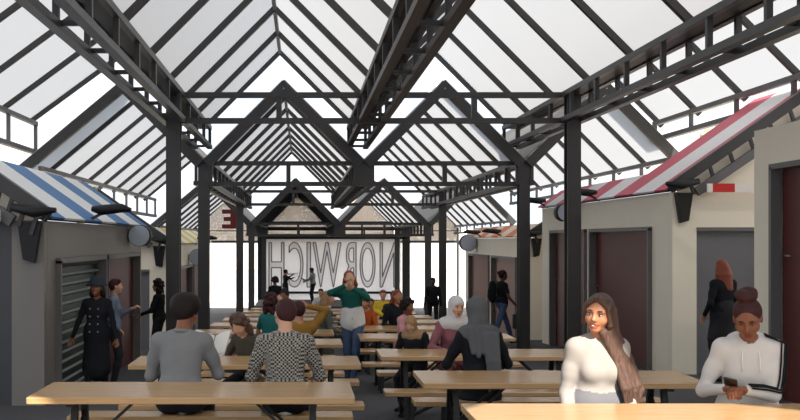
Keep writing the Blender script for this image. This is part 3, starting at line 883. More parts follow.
def person(label, x, y, z, yaw, H=1.72, pose='stand', res=0.011, skin=SK_TAN, top=None, bottom=None, shoes=SHOE, lean=(0, 0, 0),
           head=(0, 0, 0), hands=None, feet=None, hair='short', hair_m=HAIR_BLACK, female=False, coat=None, coat_len=0.5, group=None,
           lips=LIPS, face=False, fingers=True, hood=False, sleeves=True, crop=None, build=1.0, elbow=None, knee_w=0.11, seat=0.45, curl=(0.5, 0.5), smile=False,
           collar=None, neck_m=None, hips=None, hem=None, hem_z=0.0):
    """local frame: +Y is where the person faces, +X the person's right hand side, z up from the soles; angles in degrees"""
    sc = H / 1.72
    root = empty('person', (x, y, z), math.radians(yaw)); root.scale = (sc, sc, sc)
    tag(root, label, 'person', group)
    S = SDF(); W = build
    sit = pose == 'sit'
    pz = seat / sc + 0.10 if sit else 0.93
    P = Vector((0, 0, pz)) + (Vector(hips) if hips else Vector())
    Rt = Matrix.Rotation(math.radians(lean[2]), 3, 'Z') @ Matrix.Rotation(math.radians(-lean[0]), 3, 'X') @ Matrix.Rotation(math.radians(lean[1]), 3, 'Y')
    r_, f_, u_ = Rt.col[0], Rt.col[1], Rt.col[2]
    def T(a, b, c): return P + r_ * a + f_ * b + u_ * c
    top_m = 'top'; bot = 'bottom'
    o = 0.010
    sw = 0.148 if female else 0.172
    sw *= W; tf = 0.88 if female else 0.96; lf = 0.84 if female else 0.94
    # torso
    S.cap(top_m, T(-0.035, 0.0, 0.13), T(-0.045, 0.0, 0.36), 0.098 * W * tf + o, 0.112 * W * tf + o, 0.05, sq=f_, sf=1.12)
    S.cap(top_m, T(0.035, 0.0, 0.13), T(0.045, 0.0, 0.36), 0.098 * W * tf + o, 0.112 * W * tf + o, 0.05, sq=f_, sf=1.12)
    S.cap(top_m, T(-sw + 0.02, -0.005, 0.445), T(sw - 0.02, -0.005, 0.445), 0.054 + o, None, 0.06)
    S.cap(top_m, T(-0.045, -0.01, 0.465), T(0.045, -0.01, 0.465), 0.052 + o, None, 0.05)
    if female:
        for s in (-1, 1): S.ell(top_m, T(s * 0.062, 0.078, 0.305), (0.054, 0.042, 0.054), 0.05)
    S.cap(bot if crop is None else bot, T(-0.06, -0.01, 0.03), T(0.06, -0.01, 0.03), 0.108 * W + 0.004, None, 0.05, sq=f_, sf=1.05)
    if crop is None: S.cap(top_m, T(-0.055, -0.005, 0.06), T(0.055, -0.005, 0.06), 0.108 * W + o + 0.002, None, 0.05, sq=f_, sf=1.1)
    if hem: [S.cap('hem', T(q * 0.05, 0.0, (0.15 if hem_z == 0 else hem_z - 0.09)), T(q * 0.055, 0.0, hem_z - (0 if hem_z == 0 else 0.16)), 0.116 * W + o, 0.112 * W + o, 0.03, sq=f_, sf=1.1) for q in (-1, 1)]
    # neck and head
    nb = T(0, -0.01, 0.49)
    Rh = Rt @ Matrix.Rotation(math.radians(head[2]), 3, 'Z') @ Matrix.Rotation(math.radians(-head[0]), 3, 'X') @ Matrix.Rotation(math.radians(head[1]), 3, 'Y')
    hc = nb + Rt @ Vector((0, 0.02, 0.06)) + Rh @ Vector((0, 0.025, 0.115))
    def Hd(a, b, c): return hc + Rh @ Vector((a, b, c))
    RH = [list(Rh[i]) for i in range(3)]
    S.cap('neck' if neck_m else 'skin', nb - u_ * 0.02, Hd(0, -0.02, -0.05), 0.054 if not female else 0.047, 0.052 if not female else 0.046, 0.02)
    hs = 'skin'
    S.ell(hs, Hd(0, -0.012, 0.028), (0.074, 0.092, 0.086), 0.03, RH)
    S.ell(hs, Hd(0, 0.026, -0.035), (0.056, 0.062, 0.078), 0.03, RH)
    S.ell(hs, Hd(0, 0.062, -0.092), (0.024, 0.02, 0.018), 0.03, RH)
    for s in (-1, 1):
        S.ell(hs, Hd(s * 0.040, 0.050, -0.030), (0.024, 0.024, 0.022), 0.03, RH)
        S.ell(hs, Hd(s * 0.076, -0.006, -0.005), (0.009, 0.019, 0.030), 0.008, RH)
    S.cap(hs, Hd(0, 0.080, 0.016), Hd(0, 0.101, -0.024), 0.009, 0.012, 0.014)
    for s in (-1, 1): S.ell(hs, Hd(s * 0.010, 0.094, -0.028), (0.008, 0.009, 0.007), 0.008, RH)
    if face:
        for s in (-1, 1): S.carve(Hd(s * 0.031, 0.094, 0.006), (0.019, 0.016, 0.011), 0.012, RH)
        S.cap(hs, Hd(-0.045, 0.070, 0.028), Hd(0.045, 0.070, 0.028), 0.012, None, 0.016)
        def fs(x, z, o=0.0):
            return Hd(x, 0.0285 + 0.062 * math.sqrt(max(0.05, 1 - (x / 0.058) ** 2 - ((z + 0.035) / 0.078) ** 2)) + o, z)
        w = 0.025 if smile else 0.020
        up = 0.006 if smile else 0.0; gap = 0.0045 if smile else 0.0018
        for s in (-1, 1):
            S.cap('lip', fs(s * w, -0.061 + up, -0.003), fs(s * w * 0.45, -0.0595 + gap, -0.002), 0.0026, 0.0042, 0.003)
            S.cap('lip', fs(s * w * 0.45, -0.0595 + gap, -0.002), fs(0, -0.0605 + gap, -0.002), 0.0042, 0.0036, 0.003)
            S.cap('lip', fs(s * w, -0.061 + up, -0.003), fs(s * w * 0.5, -0.0655 - gap, -0.002), 0.0026, 0.0046, 0.003)
            S.cap('lip', fs(s * w * 0.5, -0.0655 - gap, -0.002), fs(0, -0.0675 - gap, -0.002), 0.0046, 0.0052, 0.003)
    # legs
    feet = feet or ([(-0.1, 0.42, 0), (0.1, 0.42, 0)] if sit else [(-0.1, 0, 0), (0.1, 0, 0)])
    for s, ft in ((-1, feet[0]), (1, feet[1])):
        hip = P + Vector((s * 0.088 * W, 0, -0.01))
        an = Vector(ft) + Vector((0, 0, 0.085))
        kn, an = ik(hip, an, 0.43, 0.42, Vector((s * knee_w, 1.0, 0.9 if sit else 0.1)))
        tw = 0.086 * W * (1.03 if female else 1)
        S.cap(bot, hip, kn, tw, 0.058, 0.04)
        S.cap(bot, kn, kn.lerp(an, 0.35), 0.056, 0.056, 0.03)
        S.cap(bot, kn.lerp(an, 0.35), an + Vector((0, 0, 0.02)), 0.056, 0.042, 0.03)
        S.cap('shoe', (an.x, an.y - 0.03, an.z - 0.045), (an.x + s * 0.02, an.y + 0.15, an.z - 0.055), 0.040, 0.032, 0.02)
        S.cap('shoe', an - Vector((0, 0, 0.02)), (an.x, an.y, an.z - 0.04), 0.042, 0.044, 0.02)
    # arms and hands
    hands = hands or ((-0.26, 0.06, -0.12), (0.26, 0.06, -0.12))
    elbow = elbow or (None, None)
    arm_pts = []
    for s, ht, el, cu in ((-1, hands[0], elbow[0], curl[0]), (1, hands[1], elbow[1], curl[1])):
        shd = T(s * (sw), -0.005, 0.44)
        tgt = P + Vector(ht)
        pole = Vector(el) if el else Vector((s * 0.55, -0.7, -0.5))
        eb, wr = ik(shd, tgt, 0.285, 0.25, pole)
        arm_pts.append((shd, eb, wr))
        m_ = top_m if sleeves else 'skin'
        S.cap(top_m, shd, shd.lerp(eb, 0.55), 0.050 * W * lf + o * 0.6, 0.043 * lf + o, 0.04)
        S.cap(m_, shd.lerp(eb, 0.45), eb, 0.042 * lf + (o if sleeves else 0), 0.037 * lf + (o if sleeves else 0), 0.03)
        S.cap(m_, eb, eb.lerp(wr, 0.93), 0.038 * lf + (o if sleeves else 0), 0.027 * lf + (o * 0.7 if sleeves else 0), 0.02)
        S.cap('skin', eb.lerp(wr, 0.85), wr, 0.027, 0.024, 0.012)
        # hand
        fd = (wr - eb).normalized()
        palm_n = fd.cross(Vector((s * 1.0, 0.2, 0.1))).normalized()       # rough palm normal
        side = fd.cross(palm_n).normalized()
        if side.dot(Vector((-s, 0.3, 0.3))) < 0: side = -side            # towards the thumb
        pn = side.cross(fd).normalized()
        if pn.dot(Vector((0, 0.2, -1)) + Vector((-s * 0.5, 0, 0))) < 0: pn = -pn
        pc = wr + fd * 0.045
        S.cap('skin', wr + fd * 0.015, wr + fd * 0.075, 0.030, 0.034, 0.012, sq=pn, sf=1.9)
        if fingers:
            for k, (ow, ln) in enumerate(((0.027, 0.068), (0.009, 0.078), (-0.009, 0.072), (-0.026, 0.056))):
                b0 = wr + fd * 0.078 + side * ow
                d1 = (fd * math.cos(cu) + pn * math.sin(cu)).normalized(); d2 = (fd * math.cos(cu * 2.3) + pn * math.sin(cu * 2.3)).normalized()
                p1 = b0 + d1 * ln * 0.5; p2 = p1 + d2 * ln * 0.5
                S.cap('skin', b0, p1, 0.0092, 0.0085, 0.005); S.cap('skin', p1, p2, 0.0085, 0.0075, 0.004)
            t0 = wr + fd * 0.025 + side * 0.024; t1 = t0 + (side * 0.7 + fd * 0.7 + pn * 0.35).normalized() * 0.038
            t2 = t1 + (fd * 0.9 + side * 0.1 + pn * 0.4).normalized() * 0.032
            S.cap('skin', t0, t1, 0.013, 0.0105, 0.01); S.cap('skin', t1, t2, 0.0105, 0.009, 0.005)
        else:
            S.cap('skin', wr + fd * 0.07, wr + fd * 0.14 + pn * 0.02 * cu, 0.022, 0.014, 0.01, sq=pn, sf=1.6)
    mats = dict(skin=skin, top=top, bottom=bottom, shoe=shoes, lip=lips, neck=neck_m or skin, hem=hem)
    body = S.mesh(res, 'body', mats, root)
    # coat skirt
    if coat:
        C = SDF()
        C.cap('c', T(0, 0, 0.12), T(0, 0, 0.02), 0.140 * W, 0.150 * W, 0.05, sq=f_, sf=1.15)
        C.cap('c', T(0, 0, 0.02), P + Vector((0, 0.01, -coat_len)), 0.150 * W, 0.19 * W, 0.08, sq=f_, sf=1.15)
        C.mesh(res * 1.3, 'coat_skirt', dict(c=coat), root)
    # face details
    if face:
        eb_ = MB(); ir = MB(); br = MB()
        for s in (-1, 1):
            eb_.sphere(Hd(s * 0.031, 0.0735, 0.004), (0.0125, 0.011, 0.0062 if head[0] < 15 else 0.0028), 12, 8)
            br.tube([Hd(s * 0.016, 0.088, 0.026), Hd(s * 0.034, 0.087, 0.032), Hd(s * 0.052, 0.072, 0.026)], [0.003, 0.0036, 0.0022], 6)
            br.tube([Hd(s * 0.019, 0.081, 0.009), Hd(s * 0.031, 0.086, 0.0125), Hd(s * 0.045, 0.077, 0.008)], [0.0014, 0.0024, 0.0014], 6)
        eyo = eb_.build('eyes', EYE, root)
        for s in (-1, 1): ir.sphere(Hd(s * 0.031, 0.0828, 0.0038 if head[0] < 15 else 0.003), (0.0056, 0.0028, 0.0054 if head[0] < 15 else 0.0026), 10, 6)
        ir.build('iris', IRIS, eyo); br.build('eyebrows', HAIR_BLACK, root)
        if smile:
            MB().sphere(fs(0, -0.0625, -0.0035), (0.015, 0.004, 0.0042), 12, 6).build('teeth', TEETH, root)
    # hair and head coverings
    def shell(G, k=1.0, low=0.0):
        G.ell('h', Hd(0, -0.022, 0.040), (0.083 * k, 0.094 * k, 0.086 * k), 0.02, RH)
        G.ell('h', Hd(0, -0.050, 0.0 + low), (0.072 * k, 0.062 * k, 0.080), 0.03, RH)
        G.carve(Hd(0, 0.125, -0.03), (0.075, 0.075, 0.105), 0.015, RH)
    if hair in ('short', 'bun', 'topbun', 'long', 'longleft', 'bob', 'afro', 'cap', 'curly', 'puff'):
        G = SDF()
        shell(G)
        if hair == 'short':
            G.cap('h', Hd(-0.05, 0.055, 0.085), Hd(0.045, 0.05, 0.09), 0.022, 0.026, 0.03)
        if hair == 'cap':
            G.cap('h', Hd(-0.02, -0.04, 0.055), Hd(0.02, -0.02, 0.06), 0.098, None, 0.03)
        if hair == 'topbun':
            for a in range(7):
                t = a * 0.9; G.ell('h', Hd(0.03 * math.cos(t), -0.035 + 0.028 * math.sin(t), 0.150 + 0.006 * math.sin(2 * t)), (0.038, 0.036, 0.034), 0.012, RH)
            G.ell('h', Hd(0, -0.03, 0.12), (0.045, 0.045, 0.03), 0.02, RH)
        if hair == 'bun':
            G.ell('h', Hd(0, -0.115, 0.055), (0.042, 0.038, 0.04), 0.02, RH)
        if hair == 'puff':
            for a in range(8):
                G.ell('h', Hd(0.03 * math.cos(a * 0.8), -0.07 + 0.02 * math.sin(a * 2.1), 0.10 + 0.03 * math.sin(a * 0.8)), (0.04, 0.04, 0.04), 0.01, RH)
        if hair in ('afro', 'curly'):
            rr = random.Random(5); R0 = 0.11 if hair == 'afro' else 0.098
            for a in range(34):
                th = rr.uniform(0, 2 * math.pi); ph = rr.uniform(-0.5, 1.5)
                v = Vector((math.cos(th) * math.cos(ph), math.sin(th) * math.cos(ph), math.sin(ph)))
                if v.y > 0.45 and v.z < 0.5: continue
                G.ell('h', Hd(v.x * R0, v.y * R0 - 0.02, v.z * R0 + 0.03), (0.036, 0.036, 0.036), 0.012, RH)
            if hair == 'curly':
                for a in range(14):
                    t = -2.6 + a * 0.4; G.ell('h', Hd(0.10 * math.sin(t), -0.04 - 0.06 * math.cos(t) * (1 if math.cos(t) > 0 else 0.2), -0.06 - 0.03 * (a % 3)), (0.035, 0.035, 0.045), 0.012, RH)
        if hair in ('long', 'bob'):
            L = 0.30 if hair == 'long' else 0.13
            for a in range(9):
                t = -1.3 + a * 0.325
                p0 = Hd(0.070 * math.sin(t), -0.035 - 0.055 * math.cos(t), 0.0); p1 = p0 + u_ * (-0.10) - f_ * 0.02 + Rt @ Vector((0.02 * math.sin(t), 0, 0)); p2 = p1 - u_ * (L - 0.1) - f_ * 0.03
                G.cap('h', p0, p1, 0.032, 0.034, 0.02); G.cap('h', p1, p2, 0.034, 0.022, 0.02)
        if hair == 'longleft':
            rr = random.Random(11); N = 17
            for a in range(N):
                t = a / (N - 1); th = -1.45 + 2.3 * t; j = lambda q: rr.uniform(-q, q)
                p0 = Hd(0.074 * math.sin(th), -0.03 - 0.052 * math.cos(th), 0.02)
                p1 = Hd(-0.100 + 0.055 * t, -0.055 + 0.085 * t, -0.11 + j(0.01))
                p2 = T(-0.205 + 0.125 * t + j(0.004), 0.0 + 0.090 * t + j(0.01), 0.37 + j(0.01))
                p3 = T(-0.262 + 0.150 * t + j(0.006), 0.045 + 0.085 * t + j(0.012), 0.20 + j(0.02))
                p4 = T(-0.225 + 0.085 * t + j(0.010), 0.075 + 0.06 * t + j(0.012), 0.055 + 0.03 * abs(t - 0.3) + j(0.035))
                for q0, q1, r0, r1 in ((p0, p1, 0.024, 0.024), (p1, p2, 0.023, 0.021), (p2, p3, 0.020, 0.018), (p3, p4, 0.017, 0.004)):
                    G.cap('h', q0, q1, r0, r1, 0.007)
            for a in range(6):     # parted front strands framing the face
                s = -1 if a % 2 else 1; q = a // 2
                G.cap('h', Hd(s * 0.012, 0.066 - 0.02 * q, 0.100), Hd(s * 0.066, 0.048 - 0.02 * q, 0.055), 0.013, 0.016, 0.01)
                G.cap('h', Hd(s * 0.066, 0.048 - 0.02 * q, 0.055), Hd(s * 0.078, 0.02 - 0.02 * q, -0.06), 0.014, 0.020, 0.01)
        G.mesh(max(res * 0.9, 0.005), 'hair', dict(h=hair_m), root)
        if hair == 'topbun': pass
    if hair == 'hijab' or hair == 'hijab_back':
        G = SDF()
        G.ell('h', Hd(0, -0.018, 0.035), (0.092, 0.108, 0.096), 0.02, RH)
        G.ell('h', Hd(0, -0.02, -0.06), (0.080, 0.090, 0.09), 0.04, RH)
        G.cap('h', nb + f_ * 0.02 - u_ * 0.02, nb + f_ * 0.01 + u_ * 0.06, 0.105, 0.078, 0.04)
        G.cap('h', T(-0.11, 0.0, 0.455), T(0.11, 0.0, 0.455), 0.085, None, 0.05)
        for a in range(5):
            G.cap('h', T(-0.10 + a * 0.05, -0.07, 0.50), T(-0.08 + a * 0.045, -0.125, 0.30 - 0.03 * (a % 2)), 0.030, 0.022, 0.015)
        G.carve(Hd(0, 0.120, -0.018), (0.054, 0.085, 0.078), 0.012, RH)
        if hair == 'hijab_back':
            for a in range(4):
                G.cap('h', T(0.03 + a * 0.030, -0.10 - 0.006 * (a % 2), 0.44), T(0.045 + a * 0.026, -0.155, 0.22), 0.034, 0.026, 0.012)
                G.cap('h', T(0.045 + a * 0.026, -0.155, 0.22), T(0.05 + a * 0.028, -0.165, -0.02 + 0.015 * a), 0.026, 0.022, 0.012)
        G.mesh(max(res * 0.9, 0.006), 'headscarf', dict(h=hair_m), root)
    if hood:
        G = SDF()
        for a in range(9):
            t = math.pi * (0.06 + 0.11 * a) - 0.0
            t = -0.35 + a * 0.48
            G.ell('h', T(0.088 * math.cos(t + math.pi * 1.0), -0.035 - 0.062 * math.sin(t), 0.475 + 0.022 * math.sin(t)), (0.042, 0.04, 0.038), 0.03)
        G.mesh(res, 'hood', dict(h=top), root)
        cd = MB()
        for s in (-1, 1): cd.tube([T(s * 0.045, 0.062, 0.47), T(s * 0.05, 0.112, 0.41), T(s * 0.048, 0.135, 0.33)], 0.004, 6)
        cd.build('drawstring', WHITE, root)
    if collar:
        cm = MB()
        cm.tube([T(0.062 * math.cos(a), -0.012 + 0.062 * math.sin(a), 0.515) for a in np.linspace(0, 2 * math.pi, 17)], 0.014, 8, cap=False)
        cm.build('collar', collar, root)
    return root, dict(T=T, Hd=Hd, arms=arm_pts, P=P, Rt=Rt)

TOP_GREY = cloth('grey_jumper', 128, 128, 128); TROUSER_DARK = cloth('dark_trousers', 44, 44, 50)
JEANS = cloth('blue_jeans', 74, 92, 120); BLACKC = cloth('black_cloth', 30, 31, 36); OLIVE = cloth('olive_cloth', 78, 72, 62)
TEAL = cloth('teal_cloth', 44, 112, 112); MUST = cloth('mustard_cloth', 150, 110, 50); PINK = cloth('pink_cloth', 206, 150, 156)
YELL = cloth('yellow_cloth', 224, 190, 60); GREEN = cloth('dark_green_cloth', 30, 88, 78); WHITEC = cloth('white_cloth', 214, 210, 206)
MAUVE = cloth('mauve_cloth', 140, 88, 96); GREYSC = cloth('charcoal_scarf', 92, 92, 94); WHITESC = cloth('pale_scarf', 206, 202, 200)
BLUEGREY = cloth('blue_grey_denim', 108, 120, 138); ORANGE = cloth('orange_cloth', 176, 84, 40); GREYC = cloth('grey_green_cloth', 92, 94, 86)
HOODW = cloth('white_hoodie_cloth', 214, 208, 202, 0.05); TOPW = cloth('off_white_top', 156, 151, 147, 0.05); BLACK_ST = cloth('black_stripe', 30, 30, 32)
# black and white dogtooth weave
HT = bpy.data.materials.new('black_white_check_weave'); HT.use_nodes = True
nt = HT.node_tree; b_ = nt.nodes['Principled BSDF']; b_.inputs['Roughness'].default_value = 0.9
tc = nt.nodes.new('ShaderNodeTexCoord'); ck = nt.nodes.new('ShaderNodeTexChecker'); ck.inputs['Scale'].default_value = 66
mp = nt.nodes.new('ShaderNodeMapping'); mp.inputs['Rotation'].default_value = (0, 0.0, 0); mp.inputs['Location'].default_value = (0.003, 0.004, 0.002)
wv = nt.nodes.new('ShaderNodeTexWave'); wv.bands_direction = 'Z'; wv.inputs['Scale'].default_value = 16
ck.inputs['Color1'].default_value = rgb(176, 170, 158); ck.inputs['Color2'].default_value = rgb(30, 28, 28)
mx = nt.nodes.new('ShaderNodeMix'); mx.data_type = 'RGBA'; mx.inputs['B'].default_value = rgb(60, 58, 56)
mlt = nt.nodes.new('ShaderNodeMath'); mlt.operation = 'MULTIPLY'; mlt.inputs[1].default_value = 0.25
nt.links.new(tc.outputs['Object'], mp.inputs['Vector']); nt.links.new(mp.outputs['Vector'], ck.inputs['Vector']); nt.links.new(mp.outputs['Vector'], wv.inputs['Vector'])
nt.links.new(ck.outputs['Color'], mx.inputs['A']); nt.links.new(wv.outputs['Fac'], mlt.inputs[0]); nt.links.new(mlt.outputs[0], mx.inputs['Factor'])
nt.links.new(mx.outputs['Result'], b_.inputs['Base Color'])

def X(px, y): return (px - 302) / 1000 * y
def seatz(f): return zt(f)

# --- foreground women
fz = zt(5.32)
_, J = person('young woman with long dark hair in off white long sleeved top, smiling', X(597, 6.38), 6.38, fz, 176, H=1.76, pose='sit', res=0.0065, skin=SK_TAN,
       top=TOPW, bottom=TROUSER_DARK, female=True, face=True, smile=True, hair='longleft', hair_m=HAIR_DARK, lean=(2, 0, 6), head=(4, -6, -36),
       hands=((-0.19, 0.20, -0.01), (0.21, 0.20, -0.01)), elbow=((-0.15, -1, -0.5), (0.15, -1, -0.5)), seat=0.50, hem=cloth('grey_waistband', 112, 112, 118), hem_z=0.19)
_, J2 = person('woman with dark top bun in white striped sleeve hoodie looking at a phone', X(747, 6.40), 6.40, fz, 158, H=1.76, pose='sit', res=0.0065, skin=SK_BROWN,
       top=HOODW, bottom=TROUSER_DARK, female=True, face=True, hair='topbun', hair_m=HAIR_MAROON, lean=(8, 0, 6), head=(20, 4, -10), hood=True, lips=LIPS2,
       hands=((0.03, 0.32, 0.215), (0.12, 0.29, 0.215)), elbow=((-0.6, -0.4, -0.9), (0.6, -0.4, -0.9)), curl=(0.75, 0.75), seat=0.50, build=1.06)
r2 = _
for (sh_, eb_, wr_) in J2['arms'][:1]:
    for k in (-1, 0, 1):
        outw = (J2['Rt'].col[0] * -1.0)
        ax1 = (eb_ - sh_).normalized(); n1 = (outw - ax1 * outw.dot(ax1)).normalized(); t1 = ax1.cross(n1)
        ax2 = (wr_ - eb_).normalized(); n2 = (outw - ax2 * outw.dot(ax2)).normalized(); t2 = ax2.cross(n2)
        def off_(n, t, r, a): return n * (r * math.cos(a)) + t * (r * math.sin(a))
        a = k * 0.42 + 0.75
        pts = [J2['T'](-0.09, 0.028 * k - 0.005, 0.535), sh_ + off_(n1, t1, 0.062, a) + Vector((0, 0, 0.035)), sh_.lerp(eb_, 0.3) + off_(n1, t1, 0.063, a), sh_.lerp(eb_, 0.65) + off_(n1, t1, 0.060, a),
               eb_ + off_((n1 + n2).normalized(), (t1 + t2).normalized(), 0.055, a), eb_.lerp(wr_, 0.4) + off_(n2, t2, 0.051, a), eb_.lerp(wr_, 0.88) + off_(n2, t2, 0.042, a)]
        MB().tube(pts, 0.0062, 6).build('sleeve_stripe', BLACK_ST, r2)
# phone held in both hands
wl_, wr_ = J2['arms'][0][2], J2['arms'][1][2]
def slab_between(name, label, cat, a, b, w, ln, th, m_, screen=None):
    c = (Vector(a) + Vector(b)) / 2
    o = MB(); o.box((0, 0, 0), (w, ln, th)); ob = o.build(name, m_); mod = ob.modifiers.new('bevel', 'BEVEL'); mod.width = 0.006; mod.segments = 3
    ob.location = c; return tag(ob, label, cat)
def wpt(root, v):
    return Matrix.Translation(root.location) @ root.rotation_euler.to_matrix().to_4x4() @ Matrix.Diagonal((root.scale.x,) * 3 + (1,)) @ Vector(v)
ha = [w_ + (w_ - e_b).normalized() * 0.10 for (s_b, e_b, w_) in J2['arms']]
mid = (ha[0] + ha[1]) / 2
ph = MB(); ph.box((0, 0, 0), (0.078, 0.155, 0.009)); pho = ph.build('phone', mat('black_phone_case', rgb(20, 20, 22), 0.3))
md = pho.modifiers.new('bevel', 'BEVEL'); md.width = 0.004; md.segments = 3
pho.location = wpt(r2, mid + Vector((0.02, 0.04, 0.04))); pho.rotation_euler = (math.radians(24), math.radians(-10), math.radians(150))
tag(pho, 'dark phone in the hands of the woman in the white hoodie', 'phone')
MB().box((0, 0, 0.0048), (0.07, 0.145, 0.0012)).build('screen', mat('dark_phone_glass', rgb(40, 44, 52), 0.1), pho)

# --- left pair seen from behind
bz = zt(6.67)
_, J = person('man in grey jumper seen from behind reading an open book', X(180, 7.79), 7.79, bz, -4, H=1.79, pose='sit', res=0.009, skin=SK_BROWN, top=TOP_GREY, bottom=TROUSER_DARK,
       hair='cap', hair_m=HAIR_BLACK, lean=(10, 0, 0), head=(10, 0, -22), hands=((-0.16, 0.36, 0.20), (0.17, 0.36, 0.30)), collar=TOP_GREY, build=1.04, curl=(0.5, 0.8), knee_w=0.25,
       elbow=((-0.5, -0.6, -0.9), (0.5, -0.6, -0.9)))
bk = empty('book', (X(212, 8.24), 8.24, 0.585), math.radians(-16)); tag(bk, 'open book with white pages held by the man in grey', 'book')
PAPER = mat('white_paper', rgb(226, 222, 214), 0.7)
for s in (-1, 1):
    p = MB(); n = 8
    pr = []
    for i in range(n + 1):
        t = i / n; pr.append(Vector((s * (0.005 + 0.15 * t), -0.11, 0.03 * math.sin(t * 2.2) + 0.05 * t)))
    up_ = [q + Vector((0, 0.02, 0.012)) for q in pr]
    poly = pr + up_[::-1]
    tilt = Matrix.Rotation(math.radians(48), 3, 'X')
    p.prism([tilt @ q for q in poly], tilt @ Vector((0, 0.22, 0)))
    p.build('page_block', PAPER, bk)
MB().tube([Matrix.Rotation(math.radians(48), 3, 'X') @ Vector((0, -0.11, -0.004)), Matrix.Rotation(math.radians(48), 3, 'X') @ Vector((0, 0.11, -0.004))], 0.006, 6).build('spine', BLACKC, bk)
person('short haired person in black and white checked top seen from behind', X(285, 7.79), 7.79, bz, 0, H=1.76, elbow=((-0.45, -0.6, -0.9), (0.45, -0.6, -0.9)), pose='sit', res=0.009, skin=SK_LIGHT, top=HT, bottom=BLACKC,
       hair='short', hair_m=HAIR_MAROON, lean=(8, 0, 0), head=(14, 6, 14), hands=((-0.22, 0.34, 0.14), (0.24, 0.34, 0.14)), build=1.0, knee_w=0.2)

# --- left seated group further back
person('person in mustard top with raised elbow and hand on head', X(299, 12.3), 12.28, zt(12.65), 8, H=1.70, pose='sit', skin=SK_TAN, top=MUST, bottom=TROUSER_DARK, hair='short', hair_m=HAIR_MAROON,
       hands=((-0.2, 0.3, 0.1), (0.10, 0.0, 0.72)), elbow=((-1, -0.3, -0.4), (1, 0.2, 0.3)), sleeves=True)
person('person in teal top with maroon hair and one arm raised over the head', X(271, 15.1), 15.12, zt(15.5), -30, H=1.78, pose='sit', skin=SK_LIGHT, top=TEAL, bottom=TROUSER_DARK, hair='curly', hair_m=HAIR_MAROON,
       hands=((-0.2, 0.3, 0.1), (0.22, -0.02, 0.70)), elbow=((-1, -0.3, -0.4), (1, 0.1, 0.3)), sleeves=False, female=True)
person('person in olive top with curly brown hair leaning low over the table', X(256, 11.0), 10.55, zt(9.4), 150, H=1.50, pose='sit', skin=SK_LIGHT, top=OLIVE, bottom=TROUSER_DARK, hair='curly', hair_m=HAIR_DARK,
       lean=(24, 0, 0), hands=((-0.2, 0.36, 0.2), (0.2, 0.36, 0.2)), female=True, head=(10, 0, 0))
person('auburn haired child in pink looking left beside the curly haired person', X(246, 12.3), 12.28, zt(12.65), 70, H=1.35, pose='sit', skin=SK_LIGHT, top=MAUVE, bottom=TROUSER_DARK, hair='bob', hair_m=HAIR_AUBURN,
       lean=(12, 0, 0), hands=((-0.1, 0.36, 0.2), (0.2, 0.36, 0.2)), feet=[(-0.1, 0.3, 0.0), (0.1, 0.3, 0.0)], seat=0.45)
person('dark haired person in black sitting in the shade left of the stage', X(284, 19.5), 19.53, zt(18.4), 170, H=1.75, pose='sit', res=0.014, skin=SK_BROWN, top=BLACKC, bottom=BLACKC, hair='puff', build=1.1,
       hands=((-0.2, 0.3, 0.1), (0.2, 0.3, 0.1)))
person('sandy haired person in grey green coat sitting sideways at the aisle end', 0.36, 16.62, zt(15.5), -78, H=1.76, pose='sit', skin=SK_LIGHT, top=GREYC, bottom=TROUSER_DARK, hair='long', hair_m=HAIR_BLOND,
       female=True, hands=((-0.16, 0.28, 0.12), (0.16, 0.28, 0.12)), coat=GREYC, coat_len=0.22, lean=(4, 0, 0))
person('person with big black hair standing near the stage at left', X(275, 34), 34.0, ground(34.0), 10, H=1.74, res=0.015, skin=SK_DARK, top=BLACKC, bottom=BLACKC, hair='afro', fingers=False)
person('person in white top sitting far off below the stage', X(321, 31.9), 32.12, zt(31.0), 175, H=1.72, pose='sit', res=0.015, skin=SK_LIGHT, top=WHITEC, bottom=BLACKC, hair='short', fingers=False,
       hands=((-0.2, 0.3, 0.2), (0.2, 0.3, 0.2)))

# --- dancing man in the aisle
person('man in dark green jumper and jeans dancing in the aisle with hands at his face', X(353, 15.0), 15.0, ground(15.0), 172, H=1.71, res=0.010, skin=SK_LIGHT, top=GREEN, bottom=JEANS, hair='bob', hair_m=HAIR_AUBURN,
       hands=((-0.02, 0.20, 0.52), (0.10, 0.22, 0.56)), elbow=((-0.9, 0.7, -0.6), (1, 0.5, -0.3)), feet=[(-0.02, 0.12, 0.0), (0.10, -0.16, 0.0)], lean=(-6, 4, 0), head=(-4, 6, 10), hem=WHITEC, knee_w=-0.05, curl=(0.9, 0.9))

# --- musicians on the stage
r_, JV = person('violinist in black playing on the stage', X(285.5, 49), 49.0, STZ, -60, H=1.75, res=0.015, skin=SK_TAN, top=BLACKC, bottom=BLACKC, hair='bun', fingers=True,
       hands=((-0.18, 0.50, 0.50), (0.30, 0.28, 0.40)), elbow=((-0.6, 0.3, -1), (1, -0.1, -0.4)), female=True)
BROWNV = mat('varnished_violin_wood', rgb(122, 62, 34), 0.3)
v = empty('violin', wpt(r_, (-0.12, 0.14, 1.46)), math.radians(-60 + 8)); v.scale = (1.15,) * 3
tag(v, 'brown violin under the chin of the violinist in black', 'violin')
vb = MB(); pr = []
for i in range(28):
    t = 2 * math.pi * i / 28; w = 0.085 + 0.018 * math.cos(2 * t) ; pr.append((w * math.cos(t) * (1.0 - 0.25 * (abs(math.cos(t)) > 0.85)), 0.17 + 0.175 * math.sin(t), 0))
vb.prism(pr, (0, 0, 0.04)); vb.build('violin_body', BROWNV, v)
MB().tube([(0, 0.33, 0.045), (0, 0.60, 0.05)], 0.014, 6).build('neck', BLACK, v)
bow = MB().tube([(-0.25, 0, 0), (0.45, 0, 0.02)], 0.006, 5); bo = bow.build('violin_bow', BROWNV)
